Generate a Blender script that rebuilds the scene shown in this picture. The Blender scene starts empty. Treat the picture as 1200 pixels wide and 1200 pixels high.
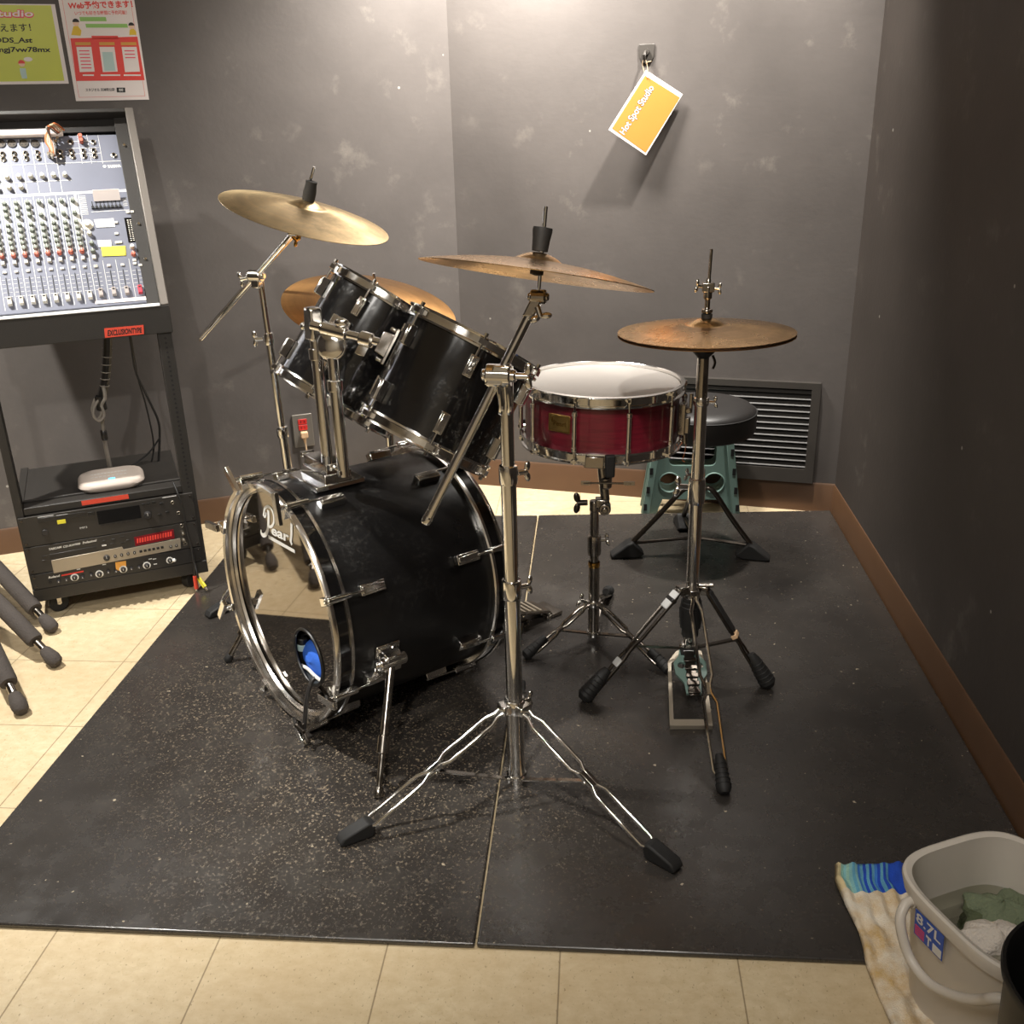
import bpy, math, random
from mathutils import Vector as V, Matrix
random.seed(11)
SC = bpy.context.scene
COL = SC.collection
PI = math.pi
# ------------------------------------------------------------------ camera model (1200 x 1200 frame)
F = 1161.0; TH = math.radians(22.0); ROLL = math.atan(77/2880); YAW = math.radians(5.13); H = 1.355
def _cam():
    fw = V((-math.sin(YAW)*math.cos(TH), math.cos(YAW)*math.cos(TH), -math.sin(TH)))
    rt = V((math.cos(YAW), math.sin(YAW), 0)); up = rt.cross(fw)
    c, s = math.cos(ROLL), math.sin(ROLL)
    return c*rt - s*up, s*rt + c*up, fw
CR, CU, CF = _cam(); CP = V((0, 0, H))
def ray(x, y): return CF + CR*((x-600)/F) + CU*((600-y)/F)
def PL(x, y, p, n): d = ray(x, y); return CP + d*((V(p)-CP).dot(n)/d.dot(n))      # point of a plane
def G(x, y, z=0.0): return PL(x, y, (0, 0, z), V((0, 0, 1)))
def YY(x, y, Y): return PL(x, y, (0, Y, 0), V((0, 1, 0)))
def D(x, y, dep): return CP + ray(x, y)*dep
def zv(p, y):                                                                      # height on the vertical over p
    lo, hi = -.3, 3.0
    for _ in range(50):
        m = (lo+hi)/2; d = V((p[0], p[1], m))-CP
        if 600 - F*d.dot(CU)/d.dot(CF) > y: lo = m
        else: hi = m
    return (lo+hi)/2
Z = V((0, 0, 1))
# ------------------------------------------------------------------ materials
def nodes(name):
    m = bpy.data.materials.new(name); m.use_nodes = True
    nt = m.node_tree; b = nt.nodes['Principled BSDF']
    return m, nt, b
def srgb(c):
    return tuple((x/12.92 if x <= .04045 else ((x+.055)/1.055)**2.4) for x in [v/255 for v in c])
def mat(name, col, rough=.5, metal=0.0, var=.0, vscale=8, bump=0.0, bscale=60, rvar=0.0, coat=0.0, spec=.5, trans=0.0, emit=0.0, aniso=0, ior=None):
    m, nt, b = nodes(name); N = nt.nodes; L = nt.links
    c = (*srgb(col), 1)
    b.inputs['Base Color'].default_value = c; b.inputs['Roughness'].default_value = rough
    b.inputs['Metallic'].default_value = metal; b.inputs['Specular IOR Level'].default_value = spec
    b.inputs['Coat Weight'].default_value = coat; b.inputs['Coat Roughness'].default_value = .05
    b.inputs['Transmission Weight'].default_value = trans
    if ior: b.inputs['IOR'].default_value = ior
    if emit:
        b.inputs['Emission Color'].default_value = c; b.inputs['Emission Strength'].default_value = emit
    tc = N.new('ShaderNodeTexCoord')
    if var or rvar:
        n = N.new('ShaderNodeTexNoise'); n.inputs['Scale'].default_value = vscale; n.inputs['Detail'].default_value = 6
        L.new(tc.outputs['Object'], n.inputs['Vector'])
        if var:
            mx = N.new('ShaderNodeMix'); mx.data_type = 'RGBA'
            mx.inputs[6].default_value = (*[x*(1-var) for x in c[:3]], 1); mx.inputs[7].default_value = (*[min(1, x*(1+var)) for x in c[:3]], 1)
            L.new(n.outputs['Fac'], mx.inputs[0]); L.new(mx.outputs[2], b.inputs['Base Color'])
        if rvar:
            mr = N.new('ShaderNodeMapRange'); mr.inputs[1].default_value = .3; mr.inputs[2].default_value = .7
            mr.inputs[3].default_value = max(0, rough-rvar); mr.inputs[4].default_value = rough+rvar
            L.new(n.outputs['Fac'], mr.inputs[0]); L.new(mr.outputs[0], b.inputs['Roughness'])
    if bump:
        n2 = N.new('ShaderNodeTexNoise'); n2.inputs['Scale'].default_value = bscale; n2.inputs['Detail'].default_value = 4
        L.new(tc.outputs['Object'], n2.inputs['Vector'])
        bp = N.new('ShaderNodeBump'); bp.inputs['Strength'].default_value = bump; bp.inputs['Distance'].default_value = .004
        L.new(n2.outputs['Fac'], bp.inputs['Height']); L.new(bp.outputs['Normal'], b.inputs['Normal'])
    return m
def mth(N, L, op, a, b=None, clamp=False):
    n = N.new('ShaderNodeMath'); n.operation = op; n.use_clamp = clamp
    for i, x in enumerate((a, b)):
        if x is None: continue
        if isinstance(x, (int, float)): n.inputs[i].default_value = x
        else: L.new(x, n.inputs[i])
    return n.outputs[0]
def noise(N, L, vec, scale, detail=4, rough=.55, mapping=None):
    if mapping:
        mp = N.new('ShaderNodeMapping'); mp.inputs['Scale'].default_value = mapping; L.new(vec, mp.inputs[0]); vec = mp.outputs[0]
    n = N.new('ShaderNodeTexNoise'); n.inputs['Scale'].default_value = scale; n.inputs['Detail'].default_value = detail; n.inputs['Roughness'].default_value = rough
    L.new(vec, n.inputs['Vector']); return n.outputs['Fac']
def ramp(N, L, fac, lo, hi, a=0.0, b=1.0):
    mr = N.new('ShaderNodeMapRange'); mr.inputs[1].default_value = lo; mr.inputs[2].default_value = hi
    mr.inputs[3].default_value = a; mr.inputs[4].default_value = b; L.new(fac, mr.inputs[0]); return mr.outputs[0]
def mix(N, L, fac, a, b):
    mx = N.new('ShaderNodeMix'); mx.data_type = 'RGBA'
    for i, x in ((0, fac), (6, a), (7, b)):
        if isinstance(x, (int, float)): mx.inputs[i].default_value = x
        elif isinstance(x, tuple): mx.inputs[i].default_value = (*x[:3], 1)
        else: L.new(x, mx.inputs[i])
    return mx.outputs[2]
def wall_material(name, base, light):
    m, nt, b = nodes(name); N, L = nt.nodes, nt.links
    g = N.new('ShaderNodeNewGeometry').outputs['Position']
    p1 = noise(N, L, g, 2.2, 6, .6); p2 = noise(N, L, g, 9, 5, .65); p3 = noise(N, L, g, 60, 3, .5)
    c = mix(N, L, ramp(N, L, p1, .35, .7), tuple(x*.86 for x in base), tuple(x*1.12 for x in base))
    sm = mth(N, L, 'MULTIPLY', ramp(N, L, p2, .58, .78), ramp(N, L, p1, .45, .7))
    c = mix(N, L, mth(N, L, 'MULTIPLY', sm, .75), c, light)
    vo = N.new('ShaderNodeTexVoronoi'); vo.inputs['Scale'].default_value = 5.0; L.new(g, vo.inputs['Vector'])
    dots = ramp(N, L, vo.outputs['Distance'], .018, .026, 1, 0)
    c = mix(N, L, mth(N, L, 'MULTIPLY', dots, .6), c, srgb((190, 185, 175)))
    L.new(c, b.inputs['Base Color'])
    b.inputs['Roughness'].default_value = .62; b.inputs['Specular IOR Level'].default_value = .25
    bp = N.new('ShaderNodeBump'); bp.inputs['Strength'].default_value = .12; bp.inputs['Distance'].default_value = .003
    L.new(mth(N, L, 'ADD', p3, mth(N, L, 'MULTIPLY', p2, 1.5)), bp.inputs['Height']); L.new(bp.outputs['Normal'], b.inputs['Normal'])
    return m
def floor_material():
    m, nt, b = nodes('cream_vinyl_tile'); N, L = nt.nodes, nt.links
    g = N.new('ShaderNodeNewGeometry').outputs['Position']
    sp = N.new('ShaderNodeSeparateXYZ'); L.new(g, sp.inputs[0])
    T = .3035
    def joint(o, off):
        fr = mth(N, L, 'FRACT', mth(N, L, 'DIVIDE', mth(N, L, 'ADD', o, off), T))
        dd = mth(N, L, 'ABSOLUTE', mth(N, L, 'SUBTRACT', fr, .5))
        return ramp(N, L, dd, .494, .4975)
    j = mth(N, L, 'MAXIMUM', joint(sp.outputs[0], .661+3.035), joint(sp.outputs[1], -1.635+6.07))
    big = noise(N, L, g, 3, 5); st = noise(N, L, g, 34, 6, .65, (1, 1.3, 1)); fine = noise(N, L, g, 120, 3, .6, (1.6, 1, 1))
    c = mix(N, L, ramp(N, L, st, .3, .7), srgb((196, 177, 142)), srgb((216, 200, 168)))
    c = mix(N, L, ramp(N, L, big, .3, .75, 0, .45), c, srgb((176, 148, 106)))
    c = mix(N, L, ramp(N, L, fine, .62, .72, 0, .6), c, srgb((112, 88, 58)))
    smu = noise(N, L, g, 14, 4, .6)
    c = mix(N, L, ramp(N, L, smu, .70, .76, 0, .45), c, srgb((120, 96, 66)))
    c = mix(N, L, mth(N, L, 'MULTIPLY', j, .62), c, srgb((96, 76, 52)))
    L.new(c, b.inputs['Base Color'])
    L.new(ramp(N, L, big, .3, .7, .22, .38), b.inputs['Roughness'])
    bp = N.new('ShaderNodeBump'); bp.inputs['Strength'].default_value = .25; bp.inputs['Distance'].default_value = .002
    L.new(mth(N, L, 'SUBTRACT', st, j), bp.inputs['Height']); L.new(bp.outputs['Normal'], b.inputs['Normal'])
    return m
def board_material():
    m, nt, b = nodes('black_floor_board'); N, L = nt.nodes, nt.links
    g = N.new('ShaderNodeNewGeometry').outputs['Position']
    big = noise(N, L, g, 2.4, 6, .6); med = noise(N, L, g, 12, 6, .65); fine = noise(N, L, g, 120, 4, .7); sc = noise(N, L, g, 150, 4, .7, (1.2, 1, 1)); spk = noise(N, L, g, 75, 2, .5)
    c = mix(N, L, ramp(N, L, big, .3, .7), srgb((42, 39, 37)), srgb((58, 54, 50)))
    # worn dusty ground round the bass drum spur
    vd = N.new('ShaderNodeVectorMath'); vd.operation = 'DISTANCE'; L.new(g, vd.inputs[0]); vd.inputs[1].default_value = (-.48, 1.75, 0)
    vd2 = N.new('ShaderNodeVectorMath'); vd2.operation = 'DISTANCE'; L.new(g, vd2.inputs[0]); vd2.inputs[1].default_value = (-.85, 2.05, 0)
    worn = mth(N, L, 'MAXIMUM', ramp(N, L, vd.outputs['Value'], .1, .62, 1, 0), ramp(N, L, vd2.outputs['Value'], .05, .45, .9, 0))
    wn = mth(N, L, 'MULTIPLY', worn, ramp(N, L, sc, .56, .68))
    c = mix(N, L, mth(N, L, 'MULTIPLY', wn, .85), c, srgb((168, 150, 124)))
    c = mix(N, L, mth(N, L, 'MULTIPLY', ramp(N, L, fine, .60, .74), .28), c, srgb((120, 108, 92)))
    c = mix(N, L, ramp(N, L, spk, .735, .76, 0, .8), c, srgb((178, 165, 142)))
    L.new(c, b.inputs['Base Color'])
    L.new(mth(N, L, 'ADD', ramp(N, L, med, .3, .7, .19, .33), mth(N, L, 'MULTIPLY', wn, .25)), b.inputs['Roughness'])
    bp = N.new('ShaderNodeBump'); bp.inputs['Strength'].default_value = .22; bp.inputs['Distance'].default_value = .0015
    b.inputs['Specular IOR Level'].default_value = .8
    L.new(mth(N, L, 'ADD', mth(N, L, 'MULTIPLY', fine, .5), mth(N, L, 'ADD', med, mth(N, L, 'MULTIPLY', wn, 1.5))), bp.inputs['Height']); L.new(bp.outputs['Normal'], b.inputs['Normal'])
    return m
def bronze_material(name, col, rough=.26, dirt=.5):
    m, nt, b = nodes(name); N, L = nt.nodes, nt.links
    tc = N.new('ShaderNodeTexCoord').outputs['Object']
    sp = N.new('ShaderNodeSeparateXYZ'); L.new(tc, sp.inputs[0])
    r = mth(N, L, 'SQRT', mth(N, L, 'ADD', mth(N, L, 'POWER', sp.outputs[0], 2.0), mth(N, L, 'POWER', sp.outputs[1], 2.0)))
    cb = N.new('ShaderNodeCombineXYZ'); L.new(r, cb.inputs[0])
    rings = noise(N, L, cb.outputs[0], 420, 3, .6); rb = noise(N, L, cb.outputs[0], 38, 3, .6); d = noise(N, L, tc, 9, 6, .65)
    c = mix(N, L, ramp(N, L, rb, .35, .65), tuple(x*.78 for x in srgb(col)), srgb(col))
    c = mix(N, L, mth(N, L, 'MULTIPLY', ramp(N, L, d, .45, .68), dirt), c, tuple(x*.38 for x in srgb(col)))
    L.new(c, b.inputs['Base Color']); b.inputs['Metallic'].default_value = 1
    L.new(ramp(N, L, d, .3, .7, rough-.05, rough+.1), b.inputs['Roughness'])
    b.inputs['Anisotropic'].default_value = .65
    tg = N.new('ShaderNodeTangent'); tg.direction_type = 'RADIAL'; tg.axis = 'Z'; L.new(tg.outputs[0], b.inputs['Tangent'])
    bp = N.new('ShaderNodeBump'); bp.inputs['Strength'].default_value = .12; bp.inputs['Distance'].default_value = .001
    L.new(rings, bp.inputs['Height']); L.new(bp.outputs['Normal'], b.inputs['Normal'])
    return m
def wrap_material(name, r0=.09, r1=.2, coat=.6, dusty=.24):
    m, nt, b = nodes(name); N, L = nt.nodes, nt.links
    tc = N.new('ShaderNodeTexCoord').outputs['Object']
    f = noise(N, L, tc, 90, 4, .7); p = noise(N, L, tc, 7, 5, .6)
    dust = mth(N, L, 'MULTIPLY', ramp(N, L, f, .52, .7), ramp(N, L, p, .48, .7))
    sc = noise(N, L, tc, 30, 2, .5, (1, 6, 1))
    c = mix(N, L, mth(N, L, 'MULTIPLY', dust, dusty), srgb((16, 15, 15)), srgb((150, 146, 138)))
    c = mix(N, L, ramp(N, L, sc, .80, .83, 0, .5), c, srgb((170, 165, 155)))
    L.new(c, b.inputs['Base Color']); L.new(mth(N, L, 'ADD', ramp(N, L, p, .3, .7, r0, r1), mth(N, L, 'MULTIPLY', dust, .3)), b.inputs['Roughness'])
    b.inputs['Coat Weight'].default_value = coat; b.inputs['Coat Roughness'].default_value = .08
    return m
def wood_red_material():
    m, nt, b = nodes('red_stained_ply'); N, L = nt.nodes, nt.links
    tc = N.new('ShaderNodeTexCoord').outputs['Object']
    f = noise(N, L, tc, 22, 5, .6, (.5, .5, 6))
    c = mix(N, L, ramp(N, L, f, .3, .7), srgb((84, 16, 28)), srgb((112, 26, 40)))
    L.new(c, b.inputs['Base Color']); b.inputs['Roughness'].default_value = .3; b.inputs['Coat Weight'].default_value = .5
    return m
M = {}
M['floor'] = floor_material(); M['board'] = board_material()
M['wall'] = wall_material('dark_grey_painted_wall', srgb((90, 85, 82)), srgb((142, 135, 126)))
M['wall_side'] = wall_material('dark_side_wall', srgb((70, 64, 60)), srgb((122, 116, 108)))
M['wall_pale'] = mat('pale_beige_wall', (196, 186, 168), .7, var=.05)
M['ceil'] = mat('white_ceiling_tile', (214, 208, 198), .8, var=.05)
M['base'] = mat('brown_vinyl_skirting', (88, 63, 43), .45, var=.15, vscale=12)
M['chrome'] = mat('polished_chrome', (246, 245, 242), .11, 1, rvar=.05, vscale=30)
M['hoop'] = mat('brushed_chrome_hoop', (236, 232, 226), .2, 1, rvar=.05, vscale=30)
M['steel'] = mat('worn_chrome', (176, 170, 162), .17, 1, var=.12, vscale=40, rvar=.07)
M['darksteel'] = mat('dark_worn_steel', (92, 86, 80), .3, 1, var=.2, vscale=40)
M['brass'] = mat('brass', (206, 160, 84), .2, 1, var=.1, vscale=40)
M['gold'] = mat('aged_gold_badge', (176, 146, 84), .35, 1, var=.2, vscale=80)
M['wrap'] = wrap_material('black_gloss_wrap'); M['wrapd'] = wrap_material('black_dusty_wrap', .26, .4, .0, .10)
M['inlay'] = mat('black_hoop_inlay', (16, 15, 15), .12, coat=.5)
M['rubber'] = mat('black_rubber', (26, 25, 24), .65, var=.3, vscale=40, bump=.2)
M['plastic'] = mat('black_plastic', (24, 23, 22), .42, var=.2, vscale=30)
M['rack'] = mat('black_powder_coat', (40, 37, 34), .5, var=.12, vscale=20, bump=.1, bscale=300)
M['panel'] = mat('black_equipment_panel', (46, 43, 40), .42, var=.08, vscale=20)
M['panel2'] = mat('black_equipment_plate', (36, 34, 33), .38, var=.08, vscale=20)
M['badge'] = mat('dark_gold_plate', (120, 96, 50), .35, .6, var=.2, vscale=60)
M['silver'] = mat('champagne_panel', (170, 160, 144), .4, .6)
M['red_led'] = mat('red_display', (112, 20, 28), .25, emit=.06)
M['display'] = mat('dark_display', (14, 14, 15), .15)
M['printw'] = mat('white_print', (222, 220, 214), .55)
M['printk'] = mat('black_print', (26, 24, 24), .6)
M['printr'] = mat('red_print', (222, 62, 52), .55)
M['printg'] = mat('green_print', (140, 190, 96), .55)
M['printo'] = mat('ochre_print', (206, 150, 60), .55)
M['printy'] = mat('yellow_print', (222, 186, 40), .55)
M['printb'] = mat('pale_blue_print', (176, 200, 196), .55)
M['printgrey'] = mat('grey_print', (206, 206, 204), .55)
M['skin'] = mat('skin_print', (232, 196, 168), .55)
M['pink'] = mat('pink_print', (226, 70, 96), .55)
M['paper'] = mat('white_paper', (226, 216, 212), .5, var=.03, vscale=10)
M['lime'] = mat('lime_paper', (190, 196, 52), .45, var=.04, vscale=8)
M['card'] = mat('amber_card', (186, 124, 56), .35, var=.06, vscale=12)
M['sticker'] = mat('red_label_tape', (214, 74, 54), .45)
M['stickery'] = mat('yellow_sticker', (226, 214, 60), .5)
M['stickero'] = mat('orange_sticker', (226, 160, 70), .5)
M['mixer'] = mat('blue_grey_mixer_panel', (112, 115, 128), .42, .25, var=.1, vscale=14)
M['knob'] = mat('grey_green_knob', (120, 126, 116), .4)
M['knobd'] = mat('dark_knob', (44, 42, 42), .4)
M['knobr'] = mat('salmon_knob', (196, 104, 84), .4)
M['knobw'] = mat('white_knob', (222, 216, 200), .4)
M['fader'] = mat('pale_fader_cap', (214, 208, 196), .4)
M['faderg'] = mat('grey_fader_cap', (166, 156, 152), .4)
M['faderr'] = mat('red_fader_cap', (206, 60, 76), .4)
M['jackn'] = mat('nickel_jack', (214, 204, 186), .25, 1)
M['hole'] = mat('socket_hole', (10, 10, 10), .6)
M['whiteplastic'] = mat('white_plastic', (192, 180, 170), .35)
M['led'] = mat('cyan_led', (90, 190, 255), .3, emit=3)
M['cable'] = mat('black_cable', (26, 25, 25), .5)
M['cableg'] = mat('grey_cable', (132, 126, 118), .5)
M['tape'] = mat('black_tape', (34, 32, 31), .35)
M['wirec'] = mat('beige_cable', (196, 170, 138), .5)
M['wireo'] = mat('orange_cable', (190, 104, 56), .45)
M['outlet'] = mat('grey_outlet_plate', (128, 122, 114), .4, .4)
M['red'] = mat('red_plastic', (196, 44, 40), .4)
M['redcap'] = mat('red_plug', (206, 66, 46), .4)
M['beige'] = mat('beige_plug', (214, 178, 140), .45)
M['foam'] = mat('grey_foam_sleeve', (66, 60, 56), .9, var=.15, vscale=50, bump=.5, bscale=200)
M['bluecloth'] = mat('blue_cloth', (52, 110, 220), .8, var=.25, vscale=25, bump=.3, bscale=90)
M['bluelabel'] = mat('blue_label', (44, 84, 178), .4)
M['greycloth'] = mat('grey_cloth', (120, 128, 136), .85, var=.25, vscale=25, bump=.3, bscale=90)
M['stool'] = mat('green_plastic', (104, 128, 120), .45, var=.06, vscale=14)
M['vinyl'] = mat('black_vinyl', (34, 32, 31), .42, var=.1, vscale=30, bump=.12, bscale=260)
M['ventd'] = mat('vent_slat_paint', (50, 47, 44), .5, var=.1, vscale=20)
M['plate'] = mat('grey_steel_plate', (110, 104, 98), .45, .3, var=.06)
M['vent'] = mat('dark_grey_vent_paint', (66, 62, 58), .45, .2, var=.1, vscale=20)
M['head'] = mat('white_drum_skin', (186, 180, 174), .6, var=.04, vscale=12)
M['mirror'] = mat('black_mirror_skin', (150, 144, 138), .035, 1)
M['bhead'] = mat('clear_dark_skin', (60, 57, 54), .2)
M['maroon'] = wood_red_material()
M['bucket'] = mat('grey_bucket_plastic', (206, 198, 186), .36, var=.04, vscale=10)
def water_material():
    m = bpy.data.materials.new('murky_water'); m.use_nodes = True; nt = m.node_tree; N, L = nt.nodes, nt.links
    N.remove(N['Principled BSDF']); out = N['Material Output']
    tr = N.new('ShaderNodeBsdfTransparent'); tr.inputs[0].default_value = (.80, .80, .74, 1); gl = N.new('ShaderNodeBsdfGlossy'); gl.inputs['Roughness'].default_value = .03
    fr = N.new('ShaderNodeFresnel'); fr.inputs[0].default_value = 1.33; mx = N.new('ShaderNodeMixShader')
    L.new(fr.outputs[0], mx.inputs[0]); L.new(tr.outputs[0], mx.inputs[1]); L.new(gl.outputs[0], mx.inputs[2]); L.new(mx.outputs[0], out.inputs['Surface']); return m
M['water'] = water_material()
M['wclotht'] = mat('white_terry', (218, 208, 196), .95, var=.06, vscale=40, bump=.9, bscale=240)
M['gclotht'] = mat('sage_terry', (116, 126, 100), .95, var=.2, vscale=30, bump=.9, bscale=200)
def towel_material():
    m, nt, b = nodes('stained_cream_towel'); N, L = nt.nodes, nt.links
    g = N.new('ShaderNodeNewGeometry').outputs['Position']
    p = noise(N, L, g, 16, 6, .65); q = noise(N, L, g, 420, 2); s = noise(N, L, g, 60, 3, .6)
    c = mix(N, L, ramp(N, L, p, .40, .68), srgb((232, 222, 204)), srgb((204, 170, 112)))
    c = mix(N, L, ramp(N, L, s, .72, .76, 0, .8), c, srgb((92, 66, 44)))
    L.new(c, b.inputs['Base Color']); b.inputs['Roughness'].default_value = .95
    bp = N.new('ShaderNodeBump'); bp.inputs['Strength'].default_value = .8; bp.inputs['Distance'].default_value = .003
    L.new(q, bp.inputs['Height']); L.new(bp.outputs['Normal'], b.inputs['Normal'])
    return m
M['towel'] = towel_material()
for nm, c in (('tw0', (226, 206, 160)), ('tw1', (130, 180, 184)), ('tw2', (96, 158, 186)), ('tw3', (62, 122, 200)), ('tw4', (30, 74, 180)), ('tw5', (150, 190, 176))):
    M[nm] = mat('towel_stripe_'+nm, c, .95, var=.12, vscale=60, bump=.7, bscale=300)
M['bronzeA'] = bronze_material('lathed_bronze_bright', (246, 218, 170), .34, .85)
M['bronzeB'] = bronze_material('lathed_bronze', (222, 180, 124))
M['bronzeC'] = bronze_material('lathed_bronze_brown', (206, 156, 98), .34, .3)
# ------------------------------------------------------------------ mesh builder
def frame(z, x=None):
    z = V(z).normalized()
    x = V(x) if x is not None else (V((0, 0, 1)) if abs(z.z) < .9 else V((1, 0, 0)))
    x = (x - z*x.dot(z)).normalized(); return x, z.cross(x), z
_txt = {}
def text_geo(s, bold=0.0):
    k = (s, bold)
    if k in _txt: return _txt[k]
    cu = bpy.data.curves.new('t', 'FONT'); cu.body = s; cu.size = 1; cu.offset = bold; cu.resolution_u = 3
    ob = bpy.data.objects.new('t', cu); COL.objects.link(ob)
    dg = bpy.context.evaluated_depsgraph_get(); dg.update()
    me = bpy.data.meshes.new_from_object(ob.evaluated_get(dg))
    vs = [v.co.to_2d() for v in me.vertices]; fs = [tuple(p.vertices) for p in me.polygons]
    bpy.data.objects.remove(ob); bpy.data.curves.remove(cu); bpy.data.meshes.remove(me)
    if vs:
        x0 = min(v.x for v in vs); x1 = max(v.x for v in vs); y0 = min(v.y for v in vs); y1 = max(v.y for v in vs)
    else: x0 = y0 = 0; x1 = y1 = 1
    _txt[k] = (vs, fs, x0, x1, y0, y1); return _txt[k]
def holes_geo(outer, holes):
    """triangulated flat sheet with holes: (verts2d, faces)"""
    cu = bpy.data.curves.new('h', 'CURVE'); cu.dimensions = '2D'; cu.fill_mode = 'BOTH'
    for poly in [outer]+holes:
        sp = cu.splines.new('POLY'); sp.points.add(len(poly)-1); sp.use_cyclic_u = True
        for p, q in zip(sp.points, poly): p.co = (q[0], q[1], 0, 1)
    ob = bpy.data.objects.new('h', cu); COL.objects.link(ob)
    dg = bpy.context.evaluated_depsgraph_get(); dg.update()
    me = bpy.data.meshes.new_from_object(ob.evaluated_get(dg))
    vs = [(v.co.x, v.co.y) for v in me.vertices]; fs = [tuple(p.vertices) for p in me.polygons]
    bpy.data.objects.remove(ob); bpy.data.curves.remove(cu); bpy.data.meshes.remove(me)
    return vs, fs
class Pln:
    """a flat place in the room: origin, x and y directions"""
    def __init__(s, o, ax, ay):
        s.o = V(o); s.ax = V(ax).normalized(); n = s.ax.cross(V(ay)).normalized(); s.n = n; s.ay = n.cross(s.ax)
    def p(s, x, y, h=0.0): return s.o + s.ax*x + s.ay*y + s.n*h
    def inv(s, px, py, h=0.0):
        q = PL(px, py, s.o + s.n*h, s.n) - s.o; return q.dot(s.ax), q.dot(s.ay)
class MB:
    def __init__(s): s.v = []; s.f = []; s.m = []
    def add(s, vs, fs, mi=0):
        o = len(s.v); s.v += [V(v) for v in vs]; s.f += [tuple(i+o for i in f) for f in fs]; s.m += [mi]*len(fs); return s
    def obox(s, c, ax, ay, az, hx, hy, hz, mi=0, taper=1.0):
        c = V(c); ax, ay, az = V(ax).normalized(), V(ay).normalized(), V(az).normalized(); vs = []
        for k in (-1, 1):
            t = taper if k > 0 else 1
            for (i, j) in ((-1, -1), (1, -1), (1, 1), (-1, 1)): vs.append(c + ax*hx*i*t + ay*hy*j*t + az*hz*k)
        return s.add(vs, [(3, 2, 1, 0), (4, 5, 6, 7), (0, 1, 5, 4), (1, 2, 6, 5), (2, 3, 7, 6), (3, 0, 4, 7)], mi)
    def box(s, x0, x1, y0, y1, z0, z1, mi=0):
        return s.obox(((x0+x1)/2, (y0+y1)/2, (z0+z1)/2), (1, 0, 0), (0, 1, 0), (0, 0, 1), abs(x1-x0)/2, abs(y1-y0)/2, abs(z1-z0)/2, mi)
    def pbox(s, P, x0, x1, y0, y1, h0, h1, mi=0):
        return s.obox(P.p((x0+x1)/2, (y0+y1)/2, (h0+h1)/2), P.ax, P.ay, P.n, abs(x1-x0)/2, abs(y1-y0)/2, abs(h1-h0)/2, mi)
    def bar(s, a, b, w, t, side=None, mi=0):
        a, b = V(a), V(b); x, y, z = frame(b-a, side)
        return s.obox((a+b)/2, x, y, z, w/2, t/2, (b-a).length/2, mi)
    def cyl(s, a, b, r, r2=None, n=16, cap=True, mi=0):
        a, b = V(a), V(b); r2 = r if r2 is None else r2
        x, y, z = frame(b-a); vs = []
        for p, q in ((a, r), (b, r2)):
            for i in range(n):
                t = 2*PI*i/n; vs.append(p + x*q*math.cos(t) + y*q*math.sin(t))
        fs = [(i, (i+1) % n, n+(i+1) % n, n+i) for i in range(n)]
        if cap: fs += [tuple(range(n-1, -1, -1)), tuple(range(n, 2*n))]
        return s.add(vs, fs, mi)
    def tube(s, pts, r, n=8, closed=False, mi=0):
        pts = [V(p) for p in pts]; k = len(pts); rs = r if isinstance(r, (list, tuple)) else [r]*k
        vs = []; x = None
        for i in range(k):
            a = pts[(i-1) % k] if (closed or i) else pts[i]; b = pts[(i+1) % k] if (closed or i < k-1) else pts[i]
            d = (b-a); d = d.normalized() if d.length > 1e-9 else Z
            if x is None: x = frame(d)[0]
            x = x - d*x.dot(d)
            x = x.normalized() if x.length > 1e-6 else frame(d)[0]
            y = d.cross(x)
            for j in range(n):
                t = 2*PI*j/n; vs.append(pts[i] + (x*math.cos(t) + y*math.sin(t))*rs[i])
        fs = []
        for i in range(k if closed else k-1):
            for j in range(n):
                a = i*n+j; b = i*n+(j+1) % n; c = ((i+1) % k)*n+(j+1) % n; d = ((i+1) % k)*n+j; fs.append((a, b, c, d))
        if not closed: fs += [tuple(range(n-1, -1, -1)), tuple(range((k-1)*n, k*n))]
        return s.add(vs, fs, mi)
    def lathe(s, c, z, prof, n=48, mi=0, mis=None, closed=False):
        """profile of (radius, height) round axis z through c"""
        c = V(c); x, y, z = frame(z); vs = []; fs = []; k = len(prof); ms = []
        for (r, h) in prof:
            for i in range(n):
                t = 2*PI*i/n; vs.append(c + z*h + (x*math.cos(t) + y*math.sin(t))*max(r, 1e-5))
        for q in range(k if closed else k-1):
            q2 = (q+1) % k
            for i in range(n):
                fs.append((q*n+i, q*n+(i+1) % n, q2*n+(i+1) % n, q2*n+i)); ms.append(mis[q] if mis else mi)
        o = len(s.f); s.add(vs, fs, mi); s.m[o:] = ms; return s
    def ball(s, c, r, n=16, sc=(1, 1, 1), mi=0, ax=None):
        c = V(c); k = n//2; x, y, z = ax or (V((1, 0, 0)), V((0, 1, 0)), Z); vs = [c + z*r*sc[2]]
        for i in range(1, k):
            a = PI*i/k
            for j in range(n):
                t = 2*PI*j/n; vs.append(c + (x*math.sin(a)*math.cos(t)*sc[0] + y*math.sin(a)*math.sin(t)*sc[1] + z*math.cos(a)*sc[2])*r)
        vs.append(c - z*r*sc[2]); L_ = len(vs)-1; fs = []
        for j in range(n): fs.append((0, 1+j, 1+(j+1) % n)); fs.append((L_, L_-n+(j+1) % n, L_-n+j))
        for i in range(k-2):
            for j in range(n): a = 1+i*n+j; b = 1+i*n+(j+1) % n; fs.append((a, a+n, b+n, b))
        return s.add(vs, fs, mi)
    def ring(s, c, z, R, r, n=40, m=10, mi=0):
        x, y, z = frame(z); return s.tube([V(c) + (x*math.cos(2*PI*i/n) + y*math.sin(2*PI*i/n))*R for i in range(n)], r, m, True, mi)
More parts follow.
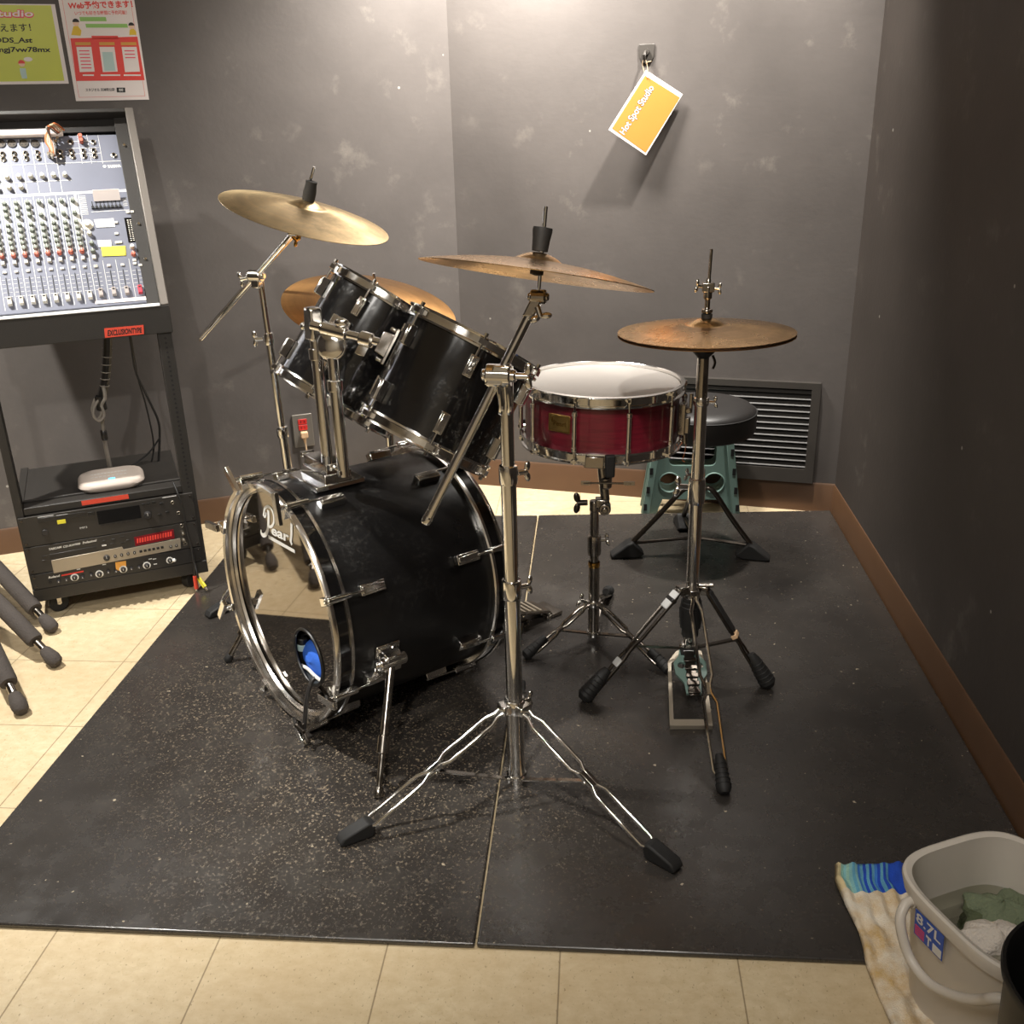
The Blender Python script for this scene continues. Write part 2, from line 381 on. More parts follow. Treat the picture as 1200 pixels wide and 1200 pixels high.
    def prism(s, P, poly, h0, h1, mi=0):
        n = len(poly); vs = [P.p(x, y, h0) for x, y in poly] + [P.p(x, y, h1) for x, y in poly]
        return s.add(vs, [tuple(range(n-1, -1, -1)), tuple(range(n, 2*n))] + [(i, (i+1) % n, n+(i+1) % n, n+i) for i in range(n)], mi)
    def sheet(s, P, outer, holes, h0, h1, mi=0):
        vs, fs = holes_geo(outer, holes); n = len(vs)
        s.add([P.p(x, y, h1) for x, y in vs], fs, mi); s.add([P.p(x, y, h0) for x, y in vs], [f[::-1] for f in fs], mi)
        for poly in [outer]+holes:
            k = len(poly); s.add([P.p(x, y, h0) for x, y in poly] + [P.p(x, y, h1) for x, y in poly], [(i, (i+1) % k, k+(i+1) % k, k+i) for i in range(k)], mi)
        return s
    def ppx(s, P, px, h0, h1, mi=0):
        return s.prism(P, [P.inv(*q) for q in px], h0, h1, mi)
    def text(s, P, t, x0, y0, w, h, hh=.0004, bold=0.0, mi=0, shear=0.0):
        """fit the word into the box x0..x0+w, y0..y0+h of the plane"""
        vs, fs, a, b, c, d = text_geo(t, bold)
        if not vs: return s
        out = []
        for v in vs:
            fx = (v.x-a)/max(b-a, 1e-6); fy = (v.y-c)/max(d-c, 1e-6)
            out.append(P.p(x0 + fx*w + shear*fy*h, y0 + fy*h, hh))
        return s.add(out, fs, mi)
    def tpx(s, P, t, tl, tr, br, bl, hh=.0004, bold=0.0, mi=0):
        """fit the word into a four cornered place"""
        vs, fs, a, b, c, d = text_geo(t, bold); q = [V(P.inv(*k)) for k in (tl, tr, br, bl)]; out = []
        for v in vs:
            fx = (v.x-a)/max(b-a, 1e-6); fy = (v.y-c)/max(d-c, 1e-6)
            top = q[0].lerp(q[1], fx); bot = q[3].lerp(q[2], fx); o = bot.lerp(top, fy); out.append(P.p(o.x, o.y, hh))
        return s.add(out, fs, mi)
    def ribbon(s, P, pts, w, h, mi=0):
        n = len(pts); ws = w if isinstance(w, list) else [w]*n; L_ = []; R_ = []
        for i in range(n):
            a = V(pts[max(0, i-1)]); b = V(pts[min(n-1, i+1)]); d = (b-a).normalized(); nn = V((-d.y, d.x)); p = V(pts[i])
            L_.append(p + nn*ws[i]/2); R_.append(p - nn*ws[i]/2)
        return s.add([P.p(q.x, q.y, h) for q in L_] + [P.p(q.x, q.y, h) for q in R_], [(n+i, n+i+1, i+1, i) for i in range(n-1)], mi)
    def mesh(s, name, mats, inv=None, ang=38):
        me = bpy.data.meshes.new(name)
        vs = [inv @ v for v in s.v] if inv is not None else s.v
        me.from_pydata([tuple(v) for v in vs], [], s.f); 
        for m in (mats if isinstance(mats, (list, tuple)) else [mats]): me.materials.append(M[m])
        me.polygons.foreach_set('material_index', s.m); me.polygons.foreach_set('use_smooth', [True]*len(s.f))
        me.update(); me.set_sharp_from_angle(angle=math.radians(ang)); return me
    def build(s, name, mats, parent=None, bev=0, seg=2, ang=38, local=False):
        inv = MW[parent.name].inverted() if (parent is not None and not local) else None
        ob = bpy.data.objects.new(name, s.mesh(name, mats, inv, ang)); COL.objects.link(ob)
        if parent is not None: ob.parent = parent
        MW[ob.name] = MW[parent.name].copy() if parent is not None else Matrix()
        if bev:
            b = ob.modifiers.new('bevel', 'BEVEL'); b.width = bev; b.segments = seg; b.limit_method = 'ANGLE'; b.angle_limit = math.radians(40)
        return ob
MW = {}
def thing(name, label, cat, loc, mtx=None, group=None):
    o = bpy.data.objects.new(name, None); COL.objects.link(o); o.empty_display_size = .05
    mw = (mtx.to_4x4() if mtx is not None else Matrix()); mw.translation = V(loc); o.matrix_world = mw
    MW[o.name] = mw; o['label'] = label; o['category'] = cat
    if group: o['group'] = group
    return o
def tag(o, label, cat, group=None):
    o['label'] = label; o['category'] = cat
    if group: o['group'] = group
    # move the origin of a single mesh thing to its foot
    vs = [v.co.copy() for v in o.data.vertices]; lo = min(v.z for v in vs)
    c = V((sum(v.x for v in vs)/len(vs), sum(v.y for v in vs)/len(vs), lo)); o.data.transform(Matrix.Translation(-c)); o.location = c; MW[o.name] = Matrix.Translation(c)
    return o
def struct(name, mb, m, bev=0):
    o = mb.build(name, m, None, bev); o['kind'] = 'structure'; return o
def inst(name, me, parent, loc_world, label=None):
    """another part that shares a mesh; the mesh is laid out round the origin in world directions"""
    ob = bpy.data.objects.new(name, me); COL.objects.link(ob); ob.parent = parent
    inv = MW[parent.name].inverted(); ob.matrix_basis = inv @ Matrix.Translation(V(loc_world)); MW[ob.name] = Matrix.Translation(V(loc_world))
    if label: ob['label'] = label
    return ob
def mtx_axis(z, x=None):
    x, y, z = frame(z, x); return Matrix((x, y, z)).transposed()
def bez(pts, n=10):
    """smooth curve through points (catmull-rom)"""
    pts = [V(p) for p in pts]; out = []
    for i in range(len(pts)-1):
        p0 = pts[max(0, i-1)]; p1 = pts[i]; p2 = pts[i+1]; p3 = pts[min(len(pts)-1, i+2)]
        for k in range(n):
            t = k/n; out.append(.5*((2*p1) + (p2-p0)*t + (2*p0-5*p1+4*p2-p3)*t*t + (3*p1-p0-3*p2+p3)*t**3))
    out.append(pts[-1]); return out
def circle2(cx, cy, r, n=24): return [(cx+r*math.cos(2*PI*i/n), cy+r*math.sin(2*PI*i/n)) for i in range(n)]
def rrect(x0, x1, y0, y1, r, n=5):
    out = []
    for cx, cy, a in ((x1-r, y1-r, 0), (x0+r, y1-r, 90), (x0+r, y0+r, 180), (x1-r, y0+r, 270)):
        for i in range(n+1): t = math.radians(a+90*i/n); out.append((cx+r*math.cos(t), cy+r*math.sin(t)))
    return out
# ================================================================== THE ROOM
CEIL = 2.55; ZM = .011
WX = .847
CORN = V((-.50, 3.645, 0)); WL2 = V((-2.9, 2.508, 0)); WR2 = V((WX, 3.361, 0))
def wall_slab(name, a, b, m, z0=0, z1=CEIL, t=.1, inside=None):
    a, b = V(a), V(b); d = (b-a).normalized(); n = V((-d.y, d.x, 0))
    if (V(inside)-a).dot(n) > 0: n = -n
    mb = MB(); vs = [a, b, b+n*t, a+n*t]
    mb.add([V((v.x, v.y, z0)) for v in vs] + [V((v.x, v.y, z1)) for v in vs], [(3, 2, 1, 0), (4, 5, 6, 7), (0, 1, 5, 4), (1, 2, 6, 5), (2, 3, 7, 6), (3, 0, 4, 7)])
    return struct(name, mb, m)
INS = (-.5, 1.5, 0)
struct('floor', MB().box(-3.1, WX+.1, -1.9, 3.9, -.06, 0), 'floor')
struct('ceiling', MB().box(-3.1, WX+.1, -1.9, 3.9, CEIL, CEIL+.06), 'ceil')
wall_slab('wall_back_left', WL2, CORN, 'wall', inside=INS)
wall_slab('wall_back_right', CORN, WR2, 'wall', inside=INS)
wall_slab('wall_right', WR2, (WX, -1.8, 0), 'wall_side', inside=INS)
wall_slab('wall_left', (-2.9, -1.8, 0), WL2, 'wall', inside=INS)
wall_slab('wall_front', (-2.9, -1.8, 0), (WX, -1.8, 0), 'wall_pale', inside=INS)
def skirting(name, a, b, h):
    a, b = V(a), V(b); d = (b-a).normalized(); n = V((-d.y, d.x, 0))
    if (V(INS)-a).dot(n) < 0: n = -n
    mb = MB(); prof = [(0, 0), (.009, 0), (.007, .01), (.006, h-.006), (.003, h), (0, h)]; k = len(prof)
    vs = [a + n*x + Z*z for x, z in prof] + [b + n*x + Z*z for x, z in prof]
    mb.add(vs, [(i, i+1, k+i+1, k+i) for i in range(k-1)] + [tuple(range(k-1, -1, -1)), tuple(range(k, 2*k))])
    return struct(name, mb, 'base')
skirting('baseboard_back_left', WL2, CORN, .09)
skirting('baseboard_back_right', CORN, WR2, .107)
skirting('baseboard_right', WR2, (WX, -1.8, 0), .104)
# planes of the walls that carry things
dL = (CORN-WL2).normalized(); WLP = Pln(CORN, dL, Z); dR = (WR2-CORN).normalized(); WRP = Pln(CORN, dR, Z)
if WLP.n.dot(V(INS)-CORN) < 0: print('WLP flipped')
if WRP.n.dot(V(INS)-CORN) < 0: print('WRP flipped')
# ---- black boards under the kit
def board(x0, x1, yfa, yfb, yba, ybb, label):
    mb = MB(); vs = [(x0, yfa), (x1, yfb), (x1, ybb), (x0, yba)]
    mb.add([V((*v, .0005)) for v in vs] + [V((*v, ZM)) for v in vs], [(3, 2, 1, 0), (4, 5, 6, 7), (0, 1, 5, 4), (1, 2, 6, 5), (2, 3, 7, 6), (3, 0, 4, 7)])
    o = mb.build('floor_board', 'board', None, .004, 3); tag(o, label, 'floor mat', 'black boards under the drum kit')
board(-1.222, -.2035, 1.307, 1.307, 3.255, 3.285, 'worn black board on the tiles under the bass drum, left of the seam')
board(-.1995, WX-.010, 1.308, 1.308, 3.287, 3.352, 'worn black board on the tiles under the hi-hat and throne, along the right wall')
# ---- vent in the back wall
vx0, _ = WRP.inv(762, 444); vx1, vz1 = WRP.inv(963, 448); _, vz0 = WRP.inv(955, 565); vz0 = max(vz0, .11)
vent = thing('air_vent', 'dark grey louvred vent grille low on the back wall near the right corner', 'vent', WRP.p((vx0+vx1)/2, vz0, 0))
mb = MB(); mb.sheet(WRP, [(vx0, vz0), (vx1, vz0), (vx1, vz1), (vx0, vz1)], [[(vx0+.03, vz0+.05), (vx1-.03, vz0+.05), (vx1-.03, vz1-.022), (vx0+.03, vz1-.022)]], .0, .022)
mb.build('frame', 'vent', vent, .002)
mb = MB(); ns = 13
for i in range(ns):
    zz = vz0+.05 + (i+.5)*(vz1-.022-vz0-.05)/ns
    a = WRP.p(vx0+.03, zz, .011); b = WRP.p(vx1-.03, zz, .011)
    mb.obox((a+b)/2, dR, (WRP.n*.75 + Z*-.66), (Z*.75 + WRP.n*.66), (b-a).length/2, .0085, .0011)
mb.build('louvre', 'ventd', vent)
MB().pbox(WRP, vx0+.02, vx1-.02, vz0+.04, vz1-.015, .0006, .002).build('dark_backing', 'hole', vent)
# ---- hook and hanging card
hx, hz = WRP.inv(758, 62)
hook = thing('wall_hook', 'grey brown adhesive hook on the back wall above the amber card', 'hook', WRP.p(hx, hz-.03, 0))
MB().prism(WRP, [(hx+p, hz+q) for p, q in ((-.026, .026), (.026, .026), (.024, -.014), (.014, -.03), (-.014, -.03), (-.024, -.014))], .0006, .007).build('plate', 'vent', hook, .002)
mb = MB(); mb.tube(bez([WRP.p(hx, hz+.004, .006), WRP.p(hx, hz+.002, .03), WRP.p(hx, hz-.012, .043), WRP.p(hx, hz-.022, .04), WRP.p(hx, hz-.020, .05), WRP.p(hx, hz-.006, .058)], 5), .0042, 8); mb.cyl(WRP.p(hx, hz+.003, .006), WRP.p(hx, hz+.003, .02), .010)
mb.build('peg', 'vent', hook)
# card hangs from its hole, corner up
def wr_at(px, py, h): return PL(px, py, WRP.o + WRP.n*h, WRP.n)
c_t, c_r, c_b, c_l = wr_at(757, 82, .046), wr_at(801, 110, .040), wr_at(757, 182, .054), wr_at(713, 152, .080)
card = thing('hanging_card', 'amber laminated card with white border hanging by a corner from the wall hook', 'card', c_b)
CPn = Pln(c_l, c_b-c_l, c_t-c_l)
q = [(CPn.ax.dot(p-c_l), CPn.ay.dot(p-c_l)) for p in (c_l, c_b, c_r, c_t)]
MB().prism(CPn, q, -.0012, 0).build('sheet', 'paper', card)
def lerp4(u, v): a = V(q[0]).lerp(V(q[1]), u); b = V(q[3]).lerp(V(q[2]), u); return tuple(a.lerp(b, v))
MB().prism(CPn, [lerp4(.05, .045), lerp4(.965, .03), lerp4(.985, .94), lerp4(.05, .93)], .0002, .0006).build('printed_face', 'card', card)
mb = MB(); TXP = Pln(CPn.p(*lerp4(.40, .06), .0008), c_t-c_l, c_l-c_b); ln = (c_t-c_l).length
mb.text(TXP, 'Hot Spot Studio', .0, -.002, ln*.80, .030, 0, .055)
mb.build('lettering_outline', 'printk', card)
mb = MB(); mb.text(TXP, 'Hot Spot Studio', .0+.001, -.001, ln*.795, .028, .0004, .012); mb.build('lettering', 'printw', card)
hk = WRP.p(hx, hz-.022, .043)
hole = CPn.p(*lerp4(.10, .93), 0)
mb = MB(); mb.tube(bez([hk + Z*.004 - WRP.n*.004, hk + dR*.008 - Z*.012, hole + dR*.004 + WRP.n*.003, hole + WRP.n*.001, hole - dR*.006 - WRP.n*.004 + Z*.004, hk - dR*.006 - Z*.012, hk + Z*.004 + WRP.n*.004], 6), .0013, 6, True)
mb.tube(bez([hk + dR*.004 - Z*.010, hk + dR*.012 - Z*.006, hk + dR*.022 - Z*.004], 4), .0012, 6)
mb.build('string_loop', 'wirec', card)
# ---- wall outlet
ox, oz = WLP.inv(355, 504); outl = thing('wall_outlet', 'grey wall outlet with two red sockets behind the bass drum', 'outlet', WLP.p(ox, oz-.06, 0))
MB().prism(WLP, rrect(ox-.036, ox+.036, oz-.061, oz+.061, .004), .0005, .008).build('cover_plate', 'outlet', outl, .0015)
mb = MB()
for s in (.012, .034): MB().prism(WLP, rrect(ox-.016, ox+.016, oz+s-.010, oz+s+.010, .003), .0082, .0105).build('socket', 'red', outl, .001)
mb = MB()
for s in (.012, .034):
    for k in (-.006, .006): mb.pbox(WLP, ox+k-.0012, ox+k+.0012, oz+s-.004, oz+s+.005, .0106, .0112)
mb.build('slot', 'hole', outl)
pw = thing('power_cord', 'beige plug and cord hanging from the red wall socket', 'cord', WLP.p(ox, oz-.25, .02))
mb = MB(); mb.prism(WLP, rrect(ox-.013, ox+.013, oz-.024, oz-.0005, .005), .0112, .030); mb.cyl(WLP.p(ox, oz-.020, .02), WLP.p(ox+.001, oz-.045, .02), .007, .004, 10); mb.build('plug', 'beige', pw, .003)
MB().tube(bez([WLP.p(ox+.001, oz-.04, .02), WLP.p(ox+.004, oz-.09, .022), WLP.p(ox+.016, oz-.15, .024), WLP.p(ox+.05, oz-.24, .03), WLP.p(ox+.10, oz-.33, .05), WLP.p(ox+.16, oz-.385, .12), WLP.p(ox+.3, oz-.392, .16)], 6), .0034, 7).build('cable', 'wirec', pw)
# ---- posters on the left back wall
p1 = thing('poster', 'lime green paper notice with white border, upper left on the wall above the mixer', 'poster', WLP.p(*WLP.inv(30, 98), 0), group=None)
qg = [WLP.inv(80, 98), WLP.inv(65, 5)]
w_, h_ = .30, qg[1][1]-qg[0][1]
gx1 = (qg[0][0]+qg[1][0])/2; gz0 = qg[0][1]; gz1 = qg[1][1]
MB().pbox(WLP, gx1-w_, gx1, gz0, gz1, .0006, .0016).build('sheet', 'paper', p1)
MB().pbox(WLP, gx1-w_+.006, gx1-.011, gz0+.008, gz1-.003, .0017, .0020).build('printed_ground', 'lime', p1)
mb = MB(); mb.tpx(WLP, 'Hot Spot Studio', (-96, 11), (40, 11), (40, 24), (-94, 23), .0024, .06); mb.build('title_outline', 'pink', p1)
mb = MB(); mb.tpx(WLP, 'Hot Spot Studio', (-95, 12), (39, 12), (39, 22), (-93, 22), .0028, .02); mb.build('title', 'paper', p1)
mb = MB(); mb.tpx(WLP, '使えます！', (-13, 28), (35, 27), (37, 37), (-11, 38), .0024, .012)
mb.tpx(WLP, 'LDDS_Ast', (-12, 44), (38, 44), (38, 51), (-11, 51), .0024, .03); mb.tpx(WLP, 'xmgj7vw78mx', (-12, 55), (59, 55), (60, 63), (-11, 63), .0024, .03); mb.build('lettering', 'printk', p1)
# small printed figure of a person in a grey suit
mb = MB(); mb.ppx(WLP, [(23, 80), (30, 80), (32, 92), (26, 92), (24, 86)], .0021, .0026); mb.build('printed_suit', 'printb', p1)
mb = MB(); fx, fz = WLP.inv(25.5, 74.5); mb.prism(WLP, circle2(fx, fz, .0085), .0021, .0027); mb.build('printed_face', 'skin', p1)
mb = MB(); mb.prism(WLP, [(fx+.0095*math.cos(t), fz+.0095*math.sin(t)) for t in [PI*.05*k for k in range(0, 21)]], .0020, .0029); mb.build('printed_hair', 'printr', p1)
mb = MB(); fx2, fz2 = WLP.inv(33, 69.5); mb.prism(WLP, [(fx2+.012*math.cos(t), fz2+.006*math.sin(t)) for t in [2*PI*k/20 for k in range(20)]], .0021, .0026); mb.build('printed_bubble', 'paper', p1)
p2 = thing('poster', 'white and red web booking flyer on the wall, right of the lime notice', 'poster', WLP.p(*WLP.inv(132, 118), 0))
bl, br = WLP.inv(90, 118.5), WLP.inv(176.5, 118); x0, x1, z0 = bl[0]-.002, br[0]-.004, bl[1]; z1 = z0+.300
MB().pbox(WLP, x0, x1, z0, z1, .0006, .0016).build('sheet', 'paper', p2)
mb = MB(); T = .0022
mb.tpx(WLP, 'Web予約できます！', (79, 2), (154, 0), (156, 9), (80, 11), T, .035)
mb.tpx(WLP, 'いつでも好きな時間に予約可能！', (87, 13), (148, 12), (149, 17), (88, 18), T, .012)
mb.build('red_lettering', 'printr', p2)
mb = MB(); i_ = .010
for a_ in ((x0+i_, x0+i_+.0008, z0+i_, z1-i_), (x1-i_-.0008, x1-i_, z0+i_, z1-i_), (x0+i_, x1-i_, z0+i_, z0+i_+.0008), (x0+i_, x1-i_, z1-i_-.0008, z1-i_)): mb.pbox(WLP, *a_, .0016, .0018)
mb.build('printed_border', 'printr', p2)
mb = MB(); mb.ppx(WLP, [(82.5, 45), (161, 43), (169.5, 94), (89.5, 95)], .0017, .0020); mb.ppx(WLP, [(107, 42), (138, 42), (139, 46), (108, 46)], .0017, .0020); mb.build('red_ground', 'printr', p2)
mb = MB(); mb.ppx(WLP, [(93, 20), (124, 20), (125, 25), (94, 25)], .0017, .0021); mb.build('speech_bar', 'printg', p2); MB().ppx(WLP, [(100, 28), (149, 28), (150, 32.5), (101, 32.5)], .0017, .0021).build('speech_bar', 'printg', p2)
mb = MB()
for x in (88, 116, 141.5): MB().ppx(WLP, [(x, 49.5), (x+18, 49.5), (x+18.5, 53), (x+.5, 53)], .0021, .0024).build('ochre_bar', 'printo', p2)
for x, cl, fill in ((89.5, 'printgrey', None), (116.5, 'printgrey', 'printb'), (142.5, 'printgrey', None)):
    mb = MB(); mb.ppx(WLP, [(x, 55), (x+17.5, 55), (x+21.5, 84), (x+4, 84.5)], .0021, .0025); ph = mb.build('printed_phone', 'paper', p2)
    mb = MB()
    if fill: mb.ppx(WLP, [(x+3.2, 61), (x+15.5, 61), (x+19, 83), (x+6, 83.3)], .0026, .0028)
    else:
        for k in range(6 if x < 100 else 3): yy = 59+k*4; mb.ppx(WLP, [(x+3+k*.55, yy), (x+15+k*.55, yy), (x+15.2+k*.55, yy+1.2), (x+3.2+k*.55, yy+1.2)], .0026, .0028)
    mb.build('printed_screen', fill or 'pink', ph)
mb = MB()
for x, w in ((97, 13), (118, 23), (145, 20)): mb.ppx(WLP, [(x, 87.3), (x+w, 87.3), (x+w, 89), (x, 89)], .0021, .0024)
mb.build('caption_bar', 'printw', p2)
mb = MB(); mb.tpx(WLP, 'スタジオル 天神駅公園', (100, 103.5), (134, 103), (134.5, 107), (100.5, 107.5), T, .02); mb.ppx(WLP, [(136.5, 102.7), (146.5, 102.7), (147, 108.3), (137, 108.3)], .0017, .0021); mb.build('black_lettering', 'printk', p2)
mb = MB(); mb.tpx(WLP, '検索', (139, 103.6), (144.3, 103.6), (144.6, 107.2), (139.3, 107.2), .0026, .01); mb.build('search_word', 'printw', p2)
mb = MB()
for k in (0, 1):
    x = 89 if k == 0 else 155
    a = [(x-5.5, 41), (x-3, 31), (x+2, 30), (x+6.5, 36), (x+5.5, 42)] if k == 0 else [(x-3.5, 41), (x-3, 35), (x+1, 33), (x+4.5, 37), (x+5, 41)]
    MB().ppx(WLP, a, .0017, .0021).build('printed_person', 'printy', p2)
for x, y, r in ((89, 27, .0085), (154, 31, .0075)): c = WLP.inv(x, y); MB().prism(WLP, circle2(c[0], c[1], r), .0021, .0025).build('printed_face', 'skin', p2)
for x, y, r in ((89, 26, .0095), (154, 30, .0085)):
    c = WLP.inv(x, y); MB().prism(WLP, [(c[0]+r*math.cos(t), c[1]+r*math.sin(t)) for t in [PI*k/16 for k in range(17)]], .0020, .0027).build('printed_hair', 'printk', p2)
# ================================================================== EQUIPMENT RACK
RA = V((-1.6208, 2.4541, 0)); rd = V((.8918, .4525, 0)).normalized(); rn = V((rd.y, -rd.x, 0)); RW = .4905
FR = Pln(RA, rd, Z)                       # front face of the rack: x along it, y up, n towards the room
def RK(u, dep, z): return RA + rd*u - rn*dep + Z*z
def rbox(mb, u0, u1, d0, d1, z0, z1, mi=0): return mb.obox(RK((u0+u1)/2, (d0+d1)/2, (z0+z1)/2), rd, -rn, Z, abs(u1-u0)/2, abs(d1-d0)/2, abs(z1-z0)/2, mi)
FZ0, FZ1, TBK, TZ = .806, .8825, .30, 1.391
rack = thing('equipment_rack', 'black equipment rack on casters, left, with a sloping top frame for the mixer', 'rack', RK(RW/2, .2, 0), mtx_axis(Z, rd))
def pbx(name, m, par, *b, bev=.002): return rbox(MB(), *b).build(name, m, par, bev)
for u0, u1 in ((0, .022), (.452, RW)):
    pbx('front_post', 'rack', rack, u0, u1, .004, .05, .062, FZ0)
for u0, u1 in ((0, .022), (RW-.022, RW)): pbx('side_panel', 'rack', rack, u0, u1, .05, .40, .062, .352)
mb = MB()
for u in (.4715,):
    for k in range(34): mb.cyl(RK(u, .0035, .345+k*.0135), RK(u, .0045, .345+k*.0135), .0035, n=8)
mb.build('rail_hole', 'hole', rack)
pbx('bottom_frame', 'rack', rack, 0, RW, .0, .40, .064, .103)
pbx('fascia', 'rack', rack, -.006, RW+.004, -.004, .012, FZ0, FZ1)
# sloping top frame
sl = (RK(0, TBK, TZ) - RK(0, 0, FZ1)); SLP = Pln(RK(0, 0, FZ1), rd, sl); SL = sl.length
mb = MB(); mb.pbox(SLP, RW-.018, RW+.004, 0, SL, -.16, .004); mb.build('side_plate', 'plate', rack, .002)
mb = MB(); mb.pbox(SLP, -.016, .004, 0, SL, -.16, .004); mb.build('side_plate', 'rack', rack, .002)
mb = MB(); mb.pbox(SLP, RW-.052, RW-.018, .004, SL-.01, -.036, -.028); mb.build('rail', 'rack', rack, .001)
mb = MB(); mb.pbox(SLP, 0, RW-.018, SL-.012, SL, -.12, .002); mb.build('top_rail', 'rack', rack, .002)
mb = MB(); mb.pbox(SLP, 0, RW-.018, .01, SL-.012, -.165, -.155); mb.build('back_sheet', 'rack', rack)
mb = MB(); mb.pbox(SLP, .004, RW-.052, SLP.inv(140, 154.5, -.03)[1]+.004, SL-.012, -.040, -.034); mb.build('blanking_panel', 'panel2', rack, .001)
mb = MB(); mb.pbox(SLP, .002, RW-.02, -.003, .006, -.03, .005); mb.build('front_lip', 'printgrey', rack, .001)
mb = MB(); rbox(mb, -.004, RW, .02, .30, FZ1-.03, FZ1-.012); mb.build('desk_floor', 'rack', rack)
mb = MB()
for px, py in ((149, 170), (167, 262), (175.5, 303)):
    x, y = SLP.inv(px, py, -.027); mb.cyl(SLP.p(RW-.035, y, -.0285), SLP.p(RW-.035, y, -.024), .0055, .004, 10)
mb.build('rail_screw', 'chrome', rack)
for u, dep, sw in ((.055, .06, .012), (.435, .06, 0), (.06, .34, 0), (.43, .34, 0)):
    mb = MB(); c = RK(u, dep, .0295); ax = (rd*.25 + rn*.9) if sw else rd*.72 + rn*.6
    mb.cyl(c - ax.normalized()*.012, c + ax.normalized()*.012, .029, n=24); cw = mb.build('caster', 'rubber', rack, .003)
    mb = MB(); axn = ax.normalized(); s_ = axn.cross(Z).normalized()
    for k in (-1, 1): mb.obox(c + axn*.0165*k + Z*.016, axn, s_, Z, .0018, .006, .018)
    mb.obox(c + Z*.0335, axn, s_, Z, .019, .017, .0018); mb.cyl(c - axn*.02, c + axn*.02, .004, n=8); mb.build('fork', 'steel', cw)
# red label tapes with dark stamped writing
mb = MB(); mb.ppx(FR, [(122, 384.5), (168, 380.5), (168.5, 391), (123, 395.5)], .0045, .0053); lt = mb.build('label_tape', 'sticker', rack)
mb = MB(); mb.tpx(FR, 'EXCLUSIONTYPE', (126, 386.5), (166, 383), (166, 389.5), (126, 393.5), .0056, .035); mb.build('lettering', 'printk', lt)
# shelf with raised rear
pbx('shelf', 'rack', rack, .022, .452, .012, .38, .346, .352)
pbx('shelf_lip', 'rack', rack, .022, .452, .006, .014, .330, .352)
mb = MB(); rbox(mb, .022, .452, .055, .065, .352, .3575); mb.build('shelf_ridge', 'rack', rack, .001)
mb = MB(); x0, _ = FR.inv(95, 587); x1, _ = FR.inv(150, 578); rbox(mb, x0, x1, .0052, .0058, .336, .350); lt = mb.build('label_tape', 'sticker', rack)
mb = MB(); 
for k in range(9): a = x0 + (x1-x0)*(.06+k*.1); mb.prism(FR, [(a, .3385), (a+.006, .3385), (a+.007, .3475), (a+.001, .3475)], -.0050, -.0049)
# ---- rack mounted units
def unit(name, label, cat, z0, z1, m):
    t = thing(name, label, cat, RK(RW/2, .12, z0), mtx_axis(Z, rd))
    rbox(MB(), .004, RW-.012, -.004, .0035, z0+.0012, z1-.0012).build('front_panel', m, t, .0008)
    rbox(MB(), .026, RW-.04, .004, .28, z0+.002, z1-.002).build('case', 'panel', t)
    mb = MB()
    for u in (.012, RW-.02):
        for z in (z0+.010, z1-.010): mb.cyl(RK(u, -.004, z), RK(u, -.0065, z), .004, .003, 10)
    mb.build('rack_screw', 'darksteel', t)
    return t
def knob(par, u, z, r, m='knobd', h=.012, ringm=None, name='knob'):
    mb = MB(); mb.lathe(RK(u, -.004, z), rn, [(0, h), (r*.8, h), (r*.9, h*.85), (r, 0)], 18)
    k = mb.build(name, m, par)
    mb = MB(); mb.obox(RK(u, -.0045-h, z + r*.4), rd, Z, rn, .0006, r*.4, .0004); mb.build('pointer', 'printw', k)
    if ringm: MB().lathe(RK(u, -.0042, z), rn, [(r*1.05, .0), (r*1.05, .0012), (r*1.5, .0012), (r*1.5, 0)], 20).build('dial_ring', ringm, k)
    return k
def fpx(x, y): return FR.inv(x, y, .004)
# upper CD player
cd = unit('cd_player', 'matt black disc player with a yellow sticker on its tray, top unit of the rack', 'disc player', .2385, .3290, 'panel')
u, z = fpx(44, 610); u2, z2 = fpx(100, 600)
mb = MB(); rbox(mb, u, u2, -.0062, -.004, z-.008, z+.006); tr = mb.build('disc_tray', 'panel2', cd, .001)
mb = MB(); us, zs = fpx(72, 611); rbox(mb, us-.011, us+.011, -.0070, -.0063, zs-.006, zs+.006); stk = mb.build('sticker', 'stickery', tr)
uu, zz = fpx(107, 602); rbox(MB(), uu-.009, uu+.009, -.006, -.004, zz-.006, zz+.006).build('button', 'plastic', cd, .001)
ua, za = fpx(115, 610); ub, zb = fpx(164, 597)
rbox(MB(), ua, ub, -.0055, -.004, za-.012, za+.028).build('display', 'display', cd)
mb = MB()
for k in range(7): a = ua+.004+k*.0145; rbox(mb, a, a+.010, -.0058, -.0052, za-.018, za-.0145)
mb.build('button', 'plastic', cd, .0008)
uk, zk = fpx(173, 603); knob(cd, uk, zk, .011, 'knobd', .012)
mb = MB()
for x, y in ((168, 591), (174, 590), (180, 588.5), (187, 603), (196, 600), (189, 590)): a, b_ = fpx(x, y); rbox(mb, a-.005, a+.005, -.0058, -.004, b_-.003, b_+.003)
mb.build('button', 'plastic', cd, .0008)
u, z = fpx(53, 624); MB().cyl(RK(u, -.004, z), RK(u, -.008, z), .009, n=18).build('power_button', 'knobd', cd, .001)
for x, y in ((209, 601), (202, 589)): u, z = fpx(x, y); MB().ring(RK(u, -.005, z), rn, .0045, .0014, 16, 6).build('jack', 'jackn', cd)
mb = MB()
for (x, y, w) in ((44, 606.5, .042), (66, 604.5, .03), (190, 583.5, .040)): u, z = fpx(x, y); rbox(mb, u, u+w, -.0046, -.0040, z-.0008, z+.0012)
FP = Pln(RK(0, -.0042, 0), rd, Z)
u, z = fpx(94, 620); mb.text(FP, 'MP3', u, z, .019, .006, .0003); mb.build('printed_marks', 'printgrey', cd)
